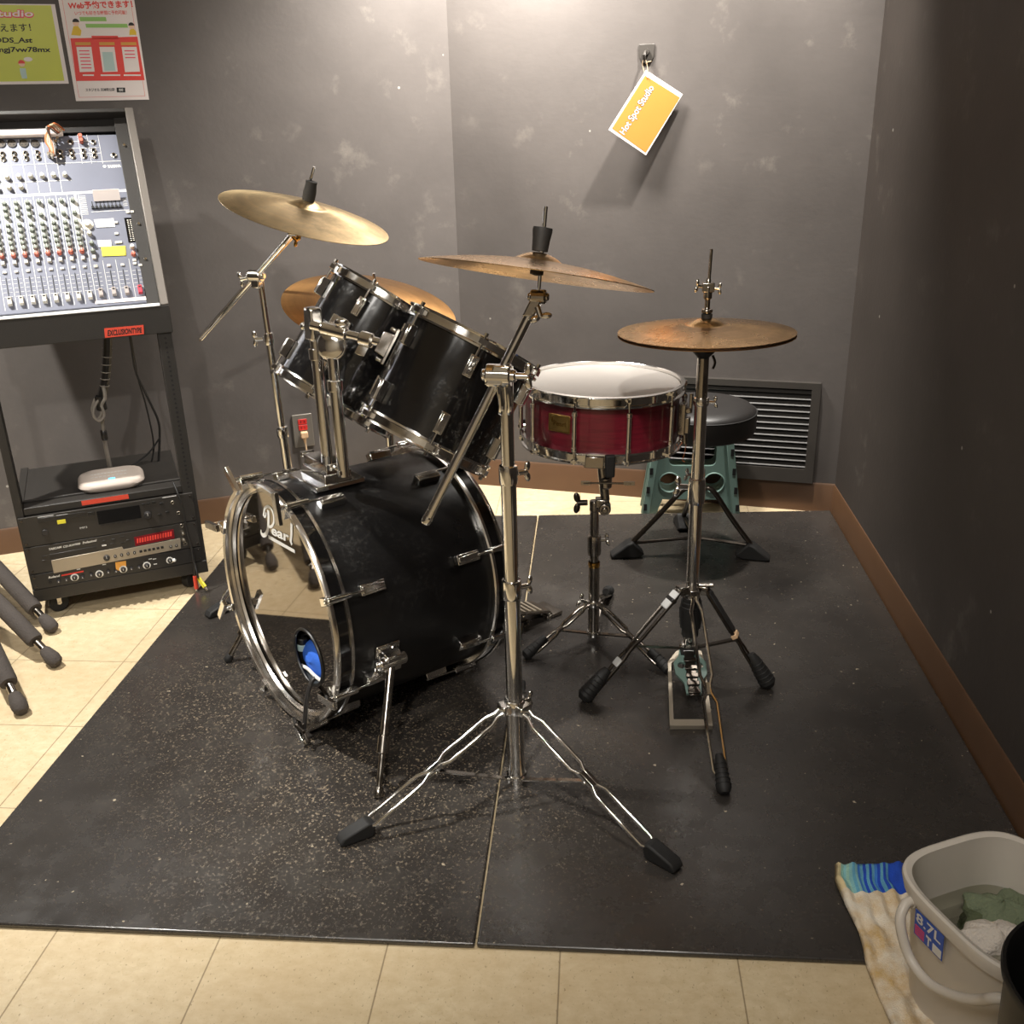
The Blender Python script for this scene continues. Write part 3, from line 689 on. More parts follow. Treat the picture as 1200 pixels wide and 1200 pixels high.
# middle unit: silver panel and red display
rw_ = unit('disc_recorder', 'disc recorder with a silver strip and a red lit display, middle unit of the rack', 'disc recorder', .1535, .2380, 'panel')
pts = [(60, 656), (212, 626.5), (211, 640), (66, 669)]
mb = MB(); mb.ppx(FR, [(60, 656), (143, 640), (144.5, 643), (211, 630), (212, 642), (63, 671)], .0041, .0062); sv = mb.build('silver_panel', 'silver', rw_, .0008)
mb = MB(); mb.ppx(FR, [(58, 649), (113, 639), (114, 643), (59, 653.5)], .0041, .0058); mb.build('disc_tray', 'panel2', rw_, .0008)
mb = MB(); mb.ppx(FR, [(157, 629), (203, 619.5), (204.5, 630), (158.5, 639)], .0041, .0056); ds = mb.build('display', 'red_led', rw_)
mb = MB()
for k in range(14): xx = 160+k*3; yy = 633.5 - k*.63; mb.ppx(FR, [(xx, yy-3), (xx+2, yy-3.4), (xx+2.2, yy+2), (xx+.2, yy+2.4)], .0057, .0060)
mb.build('display_segment', 'printr', ds)
kn = [(125, 653.5, .0095), (135, 651.5, .0045), (142.5, 650, .0045), (150, 648.5, .0045), (157.5, 647.2, .0045), (200, 640, .0045), (206.5, 638.8, .0045)]
for x, y, r in kn: u, z = fpx(x, y); knob(rw_, u, z, r, 'knobd', .008)
mb = MB()
for x in range(165, 195, 5): u, z = fpx(x, 645.8-(x-165)*.19); rbox(mb, u-.004, u+.004, -.0078, -.0060, z-.004, z+.004)
mb.build('button', 'plastic', rw_, .0008)
mb = MB()
for x, y in ((122, 634), (133, 632), (122, 638.5), (132, 637.5), (144, 629), (144, 636), (150, 633), (52, 652), (52, 657)): u, z = fpx(x, y); rbox(mb, u-.006, u+.006, -.0052, -.0040, z-.0022, z+.0022)
mb.build('small_button', 'panel2', rw_, .0006)
mb = MB(); mb.tpx(FR, 'TASCAM', (57, 642), (72, 639), (72, 641.5), (57, 644.5), .0046, .03); mb.tpx(FR, 'CD-RW900', (74, 639), (94, 635), (94, 637.5), (74, 641.5), .0046, .02); mb.tpx(FR, 'Professional', (97, 634), (113, 631), (113, 633.6), (97, 637), .0046, .02)
u, z = fpx(122, 639); rbox(mb, u-.006, u+.006, -.0056, -.0050, z-.002, z+.002); mb.build('lettering', 'printw', rw_)
for x, y in ((214, 624), (215, 631.5)): u, z = fpx(x, y); knob(rw_, u, z, .006, 'jackn', .012, name='level_knob')
for x, y in ((217, 637), (213, 616)): u, z = fpx(x, y); MB().ring(RK(u, -.005, z), rn, .0048, .0014, 16, 6).build('jack', 'jackn', rw_)
# lowest unit: row of ringed knobs
fxu = unit('effects_unit', 'black effects unit with a row of white ringed knobs, lowest unit of the rack', 'effects unit', .1045, .1530, 'panel2')
for x, y, r, rg in ((87.5, 676.5, .0075, 'printw'), (116.5, 672.5, .0075, 'printw'), (144.5, 667, .0075, 'printw'), (172, 662.5, .0075, 'printw'), (199, 656.5, .007, 'printw'), (69, 681, .005, None), (78, 679, .005, None), (97, 676, .005, None), (107, 673.5, .005, None), (127, 670, .005, None), (136, 669, .005, None), (154, 666, .005, None), (163, 664.5, .005, None)):
    u, z = fpx(x, y); knob(fxu, u, z, r, 'knobd', .011, rg)
mb = MB(); mb.ppx(FR, [(135, 658.5), (147.5, 656.5), (148, 667), (136, 668)], .0041, .0046); mb.build('sticker', 'stickero', fxu)
mb = MB(); u, z = fpx(204, 656); mb.ball(RK(u, -.008, z), .006, 10); mb.build('button', 'printw', fxu)
mb = MB(); mb.tpx(FR, 'Roland', (57, 675), (70, 672.5), (70, 675), (57, 677.5), .0046, .03); mb.build('lettering', 'printw', fxu)
mb = MB(); mb.ppx(FR, [(72, 673), (98, 668), (98, 669.6), (72, 674.6)], .0041, .0045); mb.build('red_line', 'printr', fxu)
mb = MB()
for x, y in ((181, 655), (182, 661), (92, 667), (122, 661.5), (176, 655)): u, z = fpx(x, y); rbox(mb, u-.005, u+.005, -.0046, -.004, z-.0012, z+.0012)
mb.build('printed_marks', 'printgrey', fxu)
u, z = fpx(59, 682); MB().cyl(RK(u, -.004, z), RK(u, -.007, z), .005, n=14).build('jack', 'hole', fxu)
# ---- white wireless access point lying on the shelf
ac = RK(.262, .115, .3528)
ap = thing('access_point', 'white rounded wireless access point with a cyan light on the rack shelf', 'wireless router', ac, mtx_axis(Z, rd))
mb = MB(); lv = [(0, .86), (.006, .95), (.014, 1), (.020, .985), (.027, .93), (.030, .84)]
base = rrect(-.093, .093, -.075, .075, .045, 7); AP = Pln(ac, rd, -rn); k = len(base); vs = []
for h, s in lv: vs += [AP.p(x*s, y*s, h) for x, y in base]
if AP.n.z < 0: print('AP flipped')
mb.add(vs, [(q*k+i, q*k+(i+1) % k, (q+1)*k+(i+1) % k, (q+1)*k+i) for q in range(len(lv)-1) for i in range(k)] + [tuple(range(k-1, -1, -1)), tuple(range((len(lv)-1)*k, len(lv)*k))])
mb.build('case', 'whiteplastic', ap)
APT = Pln(AP.p(0, 0, .0302), AP.ax, AP.ay)
MB().pbox(APT, -.006, .012, -.050, -.038, 0, .0006).build('status_light', 'led', ap)
mb = MB()
for k_ in range(11): mb.pbox(APT, -.055+k_*.0095, -.0485+k_*.0095, .012, .018, 0, .0005); 
for k_ in range(9): mb.pbox(APT, -.055+k_*.0115, -.047+k_*.0115, -.016, -.011, 0, .0005)
mb.build('printed_marks', 'printgrey', ap)
# ================================================================== MIXER in the sloping frame
MXH = -.030
MP = Pln(SLP.p(0, 0, MXH), rd, sl)
def mx(px, py): return MP.inv(px, py)
_, my1 = mx(140, 157); _, my0 = mx(183, 354); mux1 = (mx(140, 157)[0]+mx(183, 353)[0])/2; mux0 = .012
mixer = thing('mixing_desk', 'blue grey sound mixing desk with rows of knobs set in the sloping rack top', 'mixing desk', MP.p(.22, my0, -.06), mtx_axis(MP.n, rd))
mb = MB(); mb.pbox(MP, mux0, mux1, my0, my1, -.06, 0); mb.build('panel', 'mixer', mixer, .003)
# shared meshes (laid out round the origin, in world directions)
ML = Pln((0, 0, 0), MP.ax, MP.ay)
def lm(prof, n=14): return MB().lathe((0, 0, 0), MP.n, prof, n)
def kmesh(m): 
    b = lm([(.0, .0145), (.0048, .0145), (.0056, .012), (.0066, 0)]); b.m = [0]*len(b.f); b.obox(MP.n*.0148 + MP.ay*.003, MP.ax, MP.ay, MP.n, .0007, .003, .0003, 1)
    return b.mesh('knob', [m, 'printw'])
K_ = {m: kmesh(m) for m in ('knob', 'knobr', 'knobw')}
jk = MB(); jk.lathe((0, 0, 0), MP.n, [(.0075, 0), (.0072, .0035), (.0048, .0045), (.0044, .001)], 16); jk.cyl((0, 0, 0), MP.n*.0012, .0046, n=14, mi=1)
JK = jk.mesh('jack', ['jackn', 'hole'])
xl = MB(); xl.lathe((0, 0, 0), MP.n, [(.0122, 0), (.0118, .003), (.0102, .003), (.0100, .001)], 22, mi=0); xl.cyl((0, 0, 0), MP.n*.0012, .0100, n=20, mi=1)
for a in (90, 210, 330): c = ML.p(.0052*math.cos(math.radians(a)), .0052*math.sin(math.radians(a)), .0012); xl.cyl(c, c + MP.n*.0006, .0018, n=8, mi=2)
XL = xl.mesh('microphone_socket', ['plastic', 'darksteel', 'hole'])
def fadm(m):
    b = MB(); b.obox(MP.n*.006, MP.ax, MP.ay, MP.n, .0058, .0125, .006, 0, .8); b.obox(MP.n*.0122 + MP.ay*.005, MP.ax, MP.ay, MP.n, .003, .0022, .0006, 1); return b.mesh('fader', [m, 'knobd'])
FD = {m: fadm(m) for m in ('fader', 'faderg', 'faderr')}
bt = MB(); bt.obox(MP.n*.002, MP.ax, MP.ay, MP.n, .0048, .0032, .002, 0, .9); BTN = bt.mesh('button', ['fader'])
bt = MB(); bt.obox(MP.n*.004, MP.ax, MP.ay, MP.n, .0050, .0055, .004, 0, .8); BTW = bt.mesh('button', ['fader'])
# channel columns: u of each channel from the fader row
colx = [mx(11.4, 353)[0], mx(118.6, 345)[0]]; du = (colx[1]-colx[0])/8
cols = [colx[0] + du*i for i in range(9)]
lines = MB(); strips = MB(); slots = MB(); pale = MB()
def yof(px, py): return mx(px, py)[1]
yf = yof(64, 349.5); ysl0, ysl1 = yof(77, 345), yof(72, 321); ybt = yof(70, 315); yw = yof(68, 305); yr = yof(66, 297)
yk = [yof(51, 252.5), yof(55, 263), yof(57, 270), yof(59, 277.5), yof(60, 284), yof(63, 290)]
ytop = [yof(43, 238), yof(50, 245)]
yg1 = yof(49, 207); yg2 = yof(10, 221); yj = [yof(70, 178.5), yof(71, 184.5)]; yx = yof(28, 168.5); ybar = yof(40, 228.5)
for i, c in enumerate(cols):
    last = i == 8
    inst('fader', FD['faderg' if last else 'fader'], mixer, MP.p(c, yf + (.004 if last else 0), 0))
    MB().pbox(MP, c-.0011, c+.0011, ysl0, ysl1, .0, .0008).build('slider_slot', 'hole', mixer)
    inst('button', BTN, mixer, MP.p(c-.001, ybt, 0))
    if not last: inst('button', BTW, mixer, MP.p(c-.001, yw, 0))
    if not last:
        inst('knob', K_['knobr'], mixer, MP.p(c-.001, yr, 0))
        for j, y in enumerate(yk):
            inst('knob', K_['knob'], mixer, MP.p(c-.002 + (.0 if j < 5 else .001), y, 0))
        for j, y in enumerate(ytop):
            if j == 0 or i < 4: inst('knob', K_['knob'], mixer, MP.p(c-.002, y, 0))
        strips.pbox(MP, c-.009, c+.007, yk[-1]-.013, ytop[0]+.010, .0, .0004)
    lines.pbox(MP, c-du/2-.0006, c-du/2+.0006, my0+.012, ybar-.004, .0, .0006)
    for k in range(5): yy = ysl0 + (ysl1-ysl0)*(k+.5)/5; lines.pbox(MP, c-.011, c-.003, yy-.0004, yy+.0004, 0, .0005); lines.pbox(MP, c+.003, c+.010, yy-.0004, yy+.0004, 0, .0005)
# top half: gain knobs, jacks, microphone sockets
gx = [mx(8.5, 208)[0] + (mx(76.5, 206.5)[0]-mx(8.5, 208)[0])/5*i for i in range(6)]
gd = gx[1]-gx[0]
for i, c in enumerate([gx[0]-gd]+gx):
    if c < mux0+.01: continue
    inst('knob', K_['knobw'], mixer, MP.p(c, yg1, 0))
    if i < 3: inst('knob', K_['knobw'], mixer, MP.p(c+.001, yg2, 0))
    lines.pbox(MP, c-gd/2-.0006, c-gd/2+.0006, ybar+.004, my1-.008, 0, .0006)
jx = [mx(x, 181)[0] for x in (3, 16.5, 30, 44, 71, 84.5, 98, 110.5)]
for i, c in enumerate(jx):
    for y in yj: inst('jack', JK, mixer, MP.p(c, y, 0))
for x in (82.5, 109): u, y = mx(x, 167); inst('jack', JK, mixer, MP.p(u, y, 0))
u, y = mx(133.5, 182.5); inst('jack', JK, mixer, MP.p(u, y, 0))
for x in (1, 13.8, 27.8, 41.2): u, y = mx(x, 168.5); inst('microphone_socket', XL, mixer, MP.p(u, y, 0))
for py in ((192.5), (213)): y = yof(40, py); lines.pbox(MP, mux0+.004, (mux1-.012) if py < 200 else mx(84, 213)[0], y-.0006, y+.0006, 0, .0006)
for px0, px1, py in ((77, 113, 165.5), (78, 116, 173.5), (79, 118, 180)): y = yof(98, py); lines.pbox(MP, mx(px0, py)[0], mx(px1, py)[0], y-.0004, y+.0004, 0, .0006)
for x in (90.5, 101.5, 114.5): u, y = mx(x, 158); u2, y2 = mx(x+6, 192); lines.pbox(MP, u-.0004, u+.0004, y2, y, 0, .0006)
pale.pbox(MP, mux0+.002, mux1-.014, ybar-.0035, ybar+.0035, 0, .0005)
u, _ = mx(90, 240); pale.pbox(MP, u-.003, u+.003, yof(100, 275), ybar, 0, .0005)
for k in range(14): y = ybar-.010-k*.0042; lines.pbox(MP, u+.006, u+.026, y-.0006, y+.0006, 0, .0005)
# master section
u0 = mx(110, 250)[0]
kb = MB(); kb.lathe((0, 0, 0), MP.n, [(0, .014), (.007, .014), (.009, .002), (.0155, .0018), (.0155, 0)], 20); 
for (x, y), m in (((102.5, 263.5), None),):
    a, b_ = mx(x, y); o = inst('large_knob', kb.mesh('large_knob', ['knobw']), mixer, MP.p(a, b_, 0))
for x, y, m in ((105, 274.5, 'knobw'), (107.5, 286, 'knob'), (109, 295, 'knob'), (156.5, 298.5, 'knobr'), (155, 290, 'knobw')): a, b_ = mx(x, y); inst('knob', K_[m], mixer, MP.p(a, b_, 0))
a, b_ = mx(110.5, 302); inst('button', BTW, mixer, MP.p(a, b_, 0))
for x, y in ((136, 261), (136.5, 274), (127.5, 311.5), (143.5, 310.5), (112, 312.5), (164.5, 311), (157.5, 305), (158, 309), (150, 249), (155, 248.5), (137, 284.5), (141, 284)): a, b_ = mx(x, y); inst('button', BTN, mixer, MP.p(a, b_, 0))
fx_ = [mx(134, 344)[0], mx(149, 343)[0], mx(164.5, 341)[0]]
for i, c in enumerate(fx_):
    inst('fader', FD['faderr' if i == 2 else 'faderg'], mixer, MP.p(c, yf+.004, 0)); MB().pbox(MP, c-.0011, c+.0011, ysl0, ysl1, 0, .0008).build('slider_slot', 'hole', mixer)
    lines.pbox(MP, c-.0155, c-.0145, my0+.016, yw-.01, 0, .0006)
    for k in range(5): yy = ysl0 + (ysl1-ysl0)*(k+.5)/5; lines.pbox(MP, c-.012, c-.003, yy-.0004, yy+.0004, 0, .0005); lines.pbox(MP, c+.003, c+.012, yy-.0004, yy+.0004, 0, .0005)
# graphic equaliser sliders
ga, gb = mx(109, 244), mx(141, 242)
for k in range(8):
    c = ga[0] + (gb[0]-ga[0])*k/7; slots.pbox(MP, c-.0012, c+.0012, ga[1]-.002, ga[1]+.020, 0, .0008); slots.pbox(MP, c-.0035, c+.0035, ga[1]-.003, ga[1]+.004, .0008, .006)
lines.pbox(MP, ga[0]-.006, gb[0]+.022, ga[1]-.0115, ga[1]-.0105, 0, .0006)
for k in range(5): lines.pbox(MP, gb[0]+.008, gb[0]+.020, ga[1]+.002+k*.005, ga[1]+.003+k*.005, 0, .0006)
# level meter
ma = mx(145.5, 255.5); mb_ = mx(157, 284)
meter = MB(); meter.pbox(MP, ma[0]+.0, ma[0]+.030, mb_[1], ma[1], 0, .0008); mo = meter.build('level_meter', 'display', mixer)
mm = MB()
for r in range(12):
    for cc in (.006, .013, .020): y = mb_[1]+.005+r*(ma[1]-mb_[1]-.008)/12; mm.pbox(MP, ma[0]+cc, ma[0]+cc+.004, y, y+.002, .0009, .0012)
mm.build('meter_lamp', 'fader', mo)
lines.build('printed_lines', 'printw', mixer); slots.build('equaliser', 'hole', mixer); strips.build('tint_strip', 'printgrey', mixer); pale.build('printed_band', 'printw', mixer)
mb = MB(); mb.tpx(MP, 'YAMAHA', (125.5, 193.5), (141.5, 192.5), (142, 196), (126, 197.2), .0006, .03); a, b_ = mx(122.5, 195); mb.prism(MP, circle2(a, b_, .0042, 16), 0, .0006)
mb.build('lettering', 'printw', mixer)
def stick(name, px, m, h=.0022): return MB().ppx(MP, px, .0008, h).build(name, m, mixer)
stick('tape_strip', [(111, 353), (173, 347.5), (173.5, 351.5), (112, 356.5)], 'paper', .0018)
ys = stick('note_sticker', [(118.5, 289.5), (147, 288.5), (147.5, 299.5), (120, 300.5)], 'stickery')
stick('note_sticker', [(114, 282), (130, 281.5), (131, 289), (116, 290)], 'paper')
stick('tape_patch', [(110, 257.5), (133, 256), (135, 266), (113, 267)], 'printgrey', .0016)
c = MP.p(*mx(125, 231), .012)
mb = MB(); mb.obox(c, MP.ax, (MP.ay*.8 + MP.n*.6), (MP.n*.8 - MP.ay*.6), .035, .015, .0015); mb.build('display_card', 'paper', mixer)
# white roll along the top of the mixer, and the little jumper leads
wr = thing('paper_roll', 'white roll lying along the upper edge of the mixing desk', 'roll', MP.p(.06, my1, 0))
a, b_ = mx(72, 156); a0, b0 = mx(0, 158)
mb = MB(); mb.cyl(MP.p(.018, my1+.003, .0115), MP.p(a+.004, my1+.003, .0115), .011, n=22); mb.build('tube', 'paper', wr)
ld = thing('patch_leads', 'tangle of orange, beige and brown patch leads plugged into the mixing desk top', 'cables', MP.p(*mx(64, 185), .004))
random.seed(3)
for i, m in enumerate(('wireo', 'wirec', 'wirec', 'wireo', 'cableg')):
    pts = [MP.p(*mx(76-i*2, 157+i), .02), MP.p(*mx(66-i*2, 156+i*2), .05+.004*i), MP.p(*mx(57+i*1.3, 163+i*2), .035), MP.p(*mx(55+i*2.4, 172+i), .03), MP.p(*mx(60+i*1.5, 180+i*1.5), .024), MP.p(*mx(57+i*2.5, 184), .006)]
    MB().tube(bez(pts, 5), .0026, 6).build('lead', m, ld)
mb = MB()
for x, y in ((58, 184), (62, 186), (66, 170), (68, 166)): a, b_ = mx(x, y); mb.cyl(MP.p(a, b_, .002), MP.p(a, b_, .022), .0045, n=10)
mb.build('plug', 'jackn', ld)
mb = MB(); 
for x, y in ((94.5, 162), (95.5, 167)): a, b_ = mx(x, y); mb.cyl(MP.p(a, b_, .001), MP.p(a, b_, .018), .0055, n=10)
mb.build('plug', 'knobr', ld)
# ---- cables hanging behind the fascia and in front of the units
def rp(px, py, dep): return PL(px, py, RA - rn*dep, rn)
loom = thing('cable_loom', 'taped black cable loom hanging in the open rack above the access point', 'cables', rp(128, 545, .2))
MB().tube(bez([rp(126, 380, .12), rp(126, 410, .14), rp(124, 440, .15), rp(120, 462, .15), rp(118, 476, .15)], 6), [.013]*24+[.010], 9).build('wrapped_cable', 'tape', loom)
mb = MB()
for y in (408, 418, 427, 436, 444, 452): mb.ring(rp(126-(y-408)*.08, y, .142), Z + rd*.15, .0125, .0015, 16, 5)
mb.build('cable_tie', 'cableg', loom)
mb = MB(); mb.tube(bez([rp(121, 452, .14), rp(123, 466, .13), rp(119, 476, .13), rp(121, 500, .16), rp(123, 520, .18), rp(128, 547, .22)], 6), .0055, 7)
mb.tube(bez([rp(116, 468, .13), rp(110, 478, .125), rp(110, 488, .12), rp(117, 493, .12), rp(122, 486, .125), rp(118, 476, .13), rp(122, 510, .16), rp(130, 547, .24)], 6), .0042, 7)
mb.tube(bez([rp(112, 466, .14), rp(108, 480, .13), rp(114, 492, .13), rp(121, 480, .13)], 6), .004, 7)
mb.build('grey_cable', 'cableg', loom)
MB().lathe(rp(118, 472, .14), Z, [(.012, -.022), (.015, -.02), (.015, .02), (.012, .022)], 14).build('tape_wrap', 'tape', loom)
MB().lathe(rp(122, 510, .155), Z, [(.008, -.015), (.0095, -.013), (.0095, .013), (.008, .015)], 12).build('tape_wrap', 'tape', loom)
cb = thing('cable', 'two thin black cables hanging down the right of the open rack', 'cables', rp(185, 543, .28))
mb = MB(); mb.tube(bez([rp(150, 380, .14), rp(155, 410, .17), rp(160, 438, .2), rp(175, 470, .24), rp(186, 495, .26), rp(187, 520, .27), rp(185.5, 545, .275)], 6), .0038, 7)
mb.tube(bez([rp(151, 380, .15), rp(161, 440, .22), rp(171, 475, .26), rp(180, 520, .28), rp(176, 548, .28)], 6), .0028, 6)
mb.tube(bez([rp(186, 515, .265), rp(175, 530, .262), rp(160, 542, .25), rp(150, 547, .2)], 6), .0028, 6); mb.build('strand', 'cable', cb)
rc = thing('audio_lead', 'thin dark audio lead with red and pale yellow plugs beside the right caster', 'cable', G(236, 694, .002))
e1, e2 = G(231, 694, .005), G(243, 693, ZM+.004)
mb = MB(); mb.tube(bez([rp(203, 565, .0), rp(209, 580, -.02), rp(215, 600, -.022), rp(219, 620, -.022), rp(224, 640, -.024), rp(228, 660, -.03), rp(232, 675, -.04), e2 + Z*.035 + V((-.03, .02, 0))], 7), .0028, 7)
mb.tube(bez([rp(224, 640, -.024), rp(227, 660, -.028), e1 + Z*.055], 7), .0026, 7); mb.build('strand', 'cable', rc)
mb = MB(); mb.cyl(e1 + Z*.055, e1 + Z*.012, .0055, .0065, 12); mb.build('red_plug', 'redcap', rc, .001)
mb = MB(); d_ = (V((.03, -.02, -.031))).normalized(); p0 = e2 + Z*.035 + V((-.03, .02, 0)); mb.cyl(p0, p0 + d_*.036, .0058, .0066, 12); mb.build('pale_yellow_plug', 'stickery', rc, .001)
mb = MB(); mb.cyl(e1 + Z*.013, e1 + Z*.0, .0035, n=10); mb.cyl(p0 + d_*.036, p0 + d_*.048, .004, n=10); mb.build('plug_tip', 'chrome', rc)
# ================================================================== BASS DRUM
BC = V((-.734, 1.992, .312)); baz, bti = math.radians(42.8), math.radians(-1.4)
bn = V((math.cos(baz)*math.cos(bti), math.sin(baz)*math.cos(bti), math.sin(bti)))
b1 = V((math.sin(baz), -math.cos(baz), 0)); b2 = bn.cross(b1); b2 = b2 if b2.z > 0 else -b2
BL, BR, BS = .467, .289, .2735
def BD(a, r, deg): t = math.radians(deg); return BC + bn*a + (b1*math.cos(t) + b2*math.sin(t))*r
def BU(deg): t = math.radians(deg); return b1*math.cos(t) + b2*math.sin(t)
def BT(deg): t = math.radians(deg); return -b1*math.sin(t) + b2*math.cos(t)
bass = thing('bass_drum', 'black bass drum with chrome hoops, mirror front skin and twin tom posts on top', 'bass drum', V((BC.x+bn.x*BL/2, BC.y+bn.y*BL/2, ZM)), mtx_axis(bn, b1))
MB().lathe(BC, bn, [(BS, .030), (BS, BL-.030), (BS-.006, BL-.03), (BS-.006, .03)], 96, closed=True).build('shell', 'wrapd', bass)
def hoop(name, a0, sgn):
    P_ = [(BS+.002, .0), (BR-.003, -.001), (BR, .003), (BR, .010), (BR-.0025, .012), (BR-.0025, .034), (BR, .036), (BR, .043), (BR-.003, .046), (BS+.0015, .046), (BS+.0015, .036), (BS+.0025, .03), (BS+.0025, .012), (BS+.001, .008)]
    prof = [(r, a0 + sgn*h) for r, h in P_]
    ms = [0]*len(P_); ms[4] = 1; ms[3] = 1; ms[5] = 1
    return MB().lathe(BC, bn, prof, 96, mis=ms, closed=True).build(name, ['hoop', 'inlay'], bass)
hoop('front_hoop', 0, 1); hoop('rear_hoop', BL, -1)
# front skin with an oval port
FP2 = Pln(BC + bn*.024, b1, b2)             # n points out to the front
if FP2.n.dot(bn) > 0: print('front plane flips')
pc = FP2.inv(362, 770); pr = .064
MB().sheet(FP2, circle2(0, 0, BS-.001, 80), [circle2(pc[0], pc[1], pr, 32)], -.0006, 0).build('front_skin', 'mirror', bass, ang=60)
MB().lathe(BC + bn*.022, bn, [(BS+.001, -.004), (BS-.009, -.006), (BS-.012, 0), (BS+.001, .004)], 90).build('skin_collar', 'hoop', bass)
MB().ring(FP2.p(pc[0], pc[1], .001), bn, pr+.003, .0038, 36, 8).build('port_ring', 'plastic', bass)
MB().lathe(BC + bn*(BL-.024), bn, [(0, .0), (BS, 0), (BS, -.001), (0, -.001)], 64).build('batter_skin', 'bhead', bass)
# maker's lettering on the front skin
LP = Pln(FP2.p(0, 0, .0006), FP2.ax, FP2.ay)
def fz(x, y): return LP.inv(250 + x*.15, 530 + y*.15)
mb = MB()
def sm(pts, n=6): return [(p.x, p.y) for p in bez([V((*fz(*q), 0)) for q in pts], n)]
st = sm([(428, 452), (432, 500), (430, 560), (424, 610), (408, 642), (388, 648), (374, 630), (374, 606)]); mb.ribbon(LP, st, [.0105]*(len(st)-10) + [.0105-.0007*i for i in range(10)], .0002)
st = sm([(392, 500), (396, 474), (402, 440), (424, 424), (452, 440), (470, 490), (472, 548), (456, 578), (436, 584)]); mb.ribbon(LP, st, .0068, .0004)
st = sm([(396, 500), (404, 504), (412, 492), (412, 470)]); mb.ribbon(LP, st, .0055, .0006)
a, b_, c_, d_ = fz(455, 590), fz(600, 660), fz(598, 716), fz(452, 642)
def tq(word, q4, bold):
    vs, fs, x0, x1, y0, y1 = text_geo(word, bold); qq = [V(k) for k in q4]; out = []
    for v in vs:
        fx = (v.x-x0)/(x1-x0); fy = (v.y-y0)/(y1-y0); o = qq[3].lerp(qq[2], fx).lerp(qq[0].lerp(qq[1], fx), fy); out.append(LP.p(o.x, o.y, .0004))
    mb.add(out, fs)
tq('ear', (fz(455, 588), fz(592, 650), fz(590, 706), fz(453, 642)), .03)
mb.ribbon(LP, [fz(612, 556), fz(611, 640), fz(606, 700), fz(616, 722)], .0098, .0006)
mb.ribbon(LP, [fz(432, 660), fz(638, 776)], .0088, .0004)
mb.build('lettering', 'printw', bass)
# claws, tension rods and lugs: eight at each end
LD = [22.5+45*k for k in range(8)]
def claw_set(front, deg, tee):
    s = 1 if front else -1; a0 = 0 if front else BL; u, t = BU(deg), BT(deg); ax = bn*s
    rr = BR+.011
    mb = MB()
    mb.obox(BD(a0 + s*.020, BR+.006, deg), t, u, ax, .0085, .005, .030, taper=.8); mb.obox(BD(a0 - s*.004, BR-.004, deg), t, u, ax, .0095, .014, .005)
    mb.cyl(BD(a0-s*.006, rr, deg), BD(a0+s*.05, rr, deg), .0085, .0065, 12)
    cl = mb.build('claw', 'chrome', bass, .0015)
    mb = MB(); mb.cyl(BD(a0-s*.012, rr, deg), BD(a0+s*.085, rr-.004, deg), .0032, n=8)
    if tee: mb.cyl(BD(a0-s*.022, rr, deg), BD(a0-s*.008, rr, deg), .006, n=10); mb.obox(BD(a0-s*.024, rr, deg), (u*.85+t*.5), ax, (t*.85-u*.5), .036, .005, .009)
    else: mb.cyl(BD(a0-s*.014, rr, deg), BD(a0-s*.006, rr, deg), .0055, n=4)
    mb.build('tension_rod', 'chrome', bass, .001)
    mb = MB(); c = BD(a0+s*.108, BS+.0095, deg)
    mb.obox(c, t, u, ax, .012, .0095, .030); mb.obox(BD(a0+s*.108, BS+.021, deg), t, u, ax, .0085, .0028, .028, taper=.7)
    mb.build('lug', 'chrome', bass, .003)
TEES = {112.5, 67.5, 157.5, 337.5, 202.5, 292.5}
for d in LD: claw_set(True, d % 360, (d % 360) in TEES)
for d in LD: claw_set(False, d % 360, False)
# spurs
def spur(name, deg, a, foot):
    base = BD(a, BS+.022, deg); u, t = BU(deg), BT(deg)
    mb = MB(); mb.obox(BD(a, BS+.003, deg), t, bn, u, .034, .030, .0035); mb.obox(BD(a, BS+.020, deg), t, bn, u, .026, .024, .016, taper=.8)
    mb.cyl(base - bn*.034, base + bn*.034, .016, n=18); mb.cyl(base - bn*.042, base - bn*.03, .009, n=8); br = mb.build('spur_bracket', 'chrome', bass, .0035)
    foot = V(foot); d = (foot-base).normalized(); mid = base.lerp(foot, .62)
    mb = MB(); mb.cyl(base - d*.03, mid, .0095, n=14); mb.lathe(mid, d, [(.0095, -.020), (.0140, -.018), (.0140, .018), (.009, .020)], 14); mb.cyl(mid, foot - d*.02, .0072, n=12); mb.build('spur_leg', 'steel', bass)
    mb = MB(); mb.lathe(foot, -d, [(0, 0), (.008, .0), (.011, .004), (.011, .014), (.0085, .022), (0, .024)], 14); mb.build('spur_foot', 'steel' if name else 'rubber', bass)
spur(True, -13, .132, G(443, 935, ZM+.001)); 
spur(False, 193, .132, G(266, 775, ZM+.001))
# twin post tom holder on top
hb = BD(.155, BS, 90); ht = Z
mb = MB(); mb.obox(BD(.155, BS+.004, 90), b1, bn, b2, .070, .062, .006); mb.obox(BD(.155, BS+.017, 90), b1, bn, b2, .062, .036, .012, taper=.9); mb.obox(BD(.155, BS+.038, 90), b1, bn, b2, .054, .027, .014)
for k in (-1, 1): mb.cyl(BD(.155, BS+.040, 90) + b1*.052*k, BD(.155, BS+.040, 90) + b1*.085*k, .006, n=8); mb.obox(BD(.155, BS+.040, 90) + b1*.088*k, b1, bn, b2, .006, .016, .006)
mb.build('holder_base', 'chrome', bass, .0035)
def post_xy(px, py): q = PL(px, py, BD(.155, 0, 90), bn); return V((q.x, q.y, 0))
PA, PB = post_xy(384.5, 548), post_xy(402, 548)
za, zb = zv(PA, 388), zv(PB, 425); zb0 = hb.z+.03
def at(P_, z): return V((P_.x, P_.y, z))
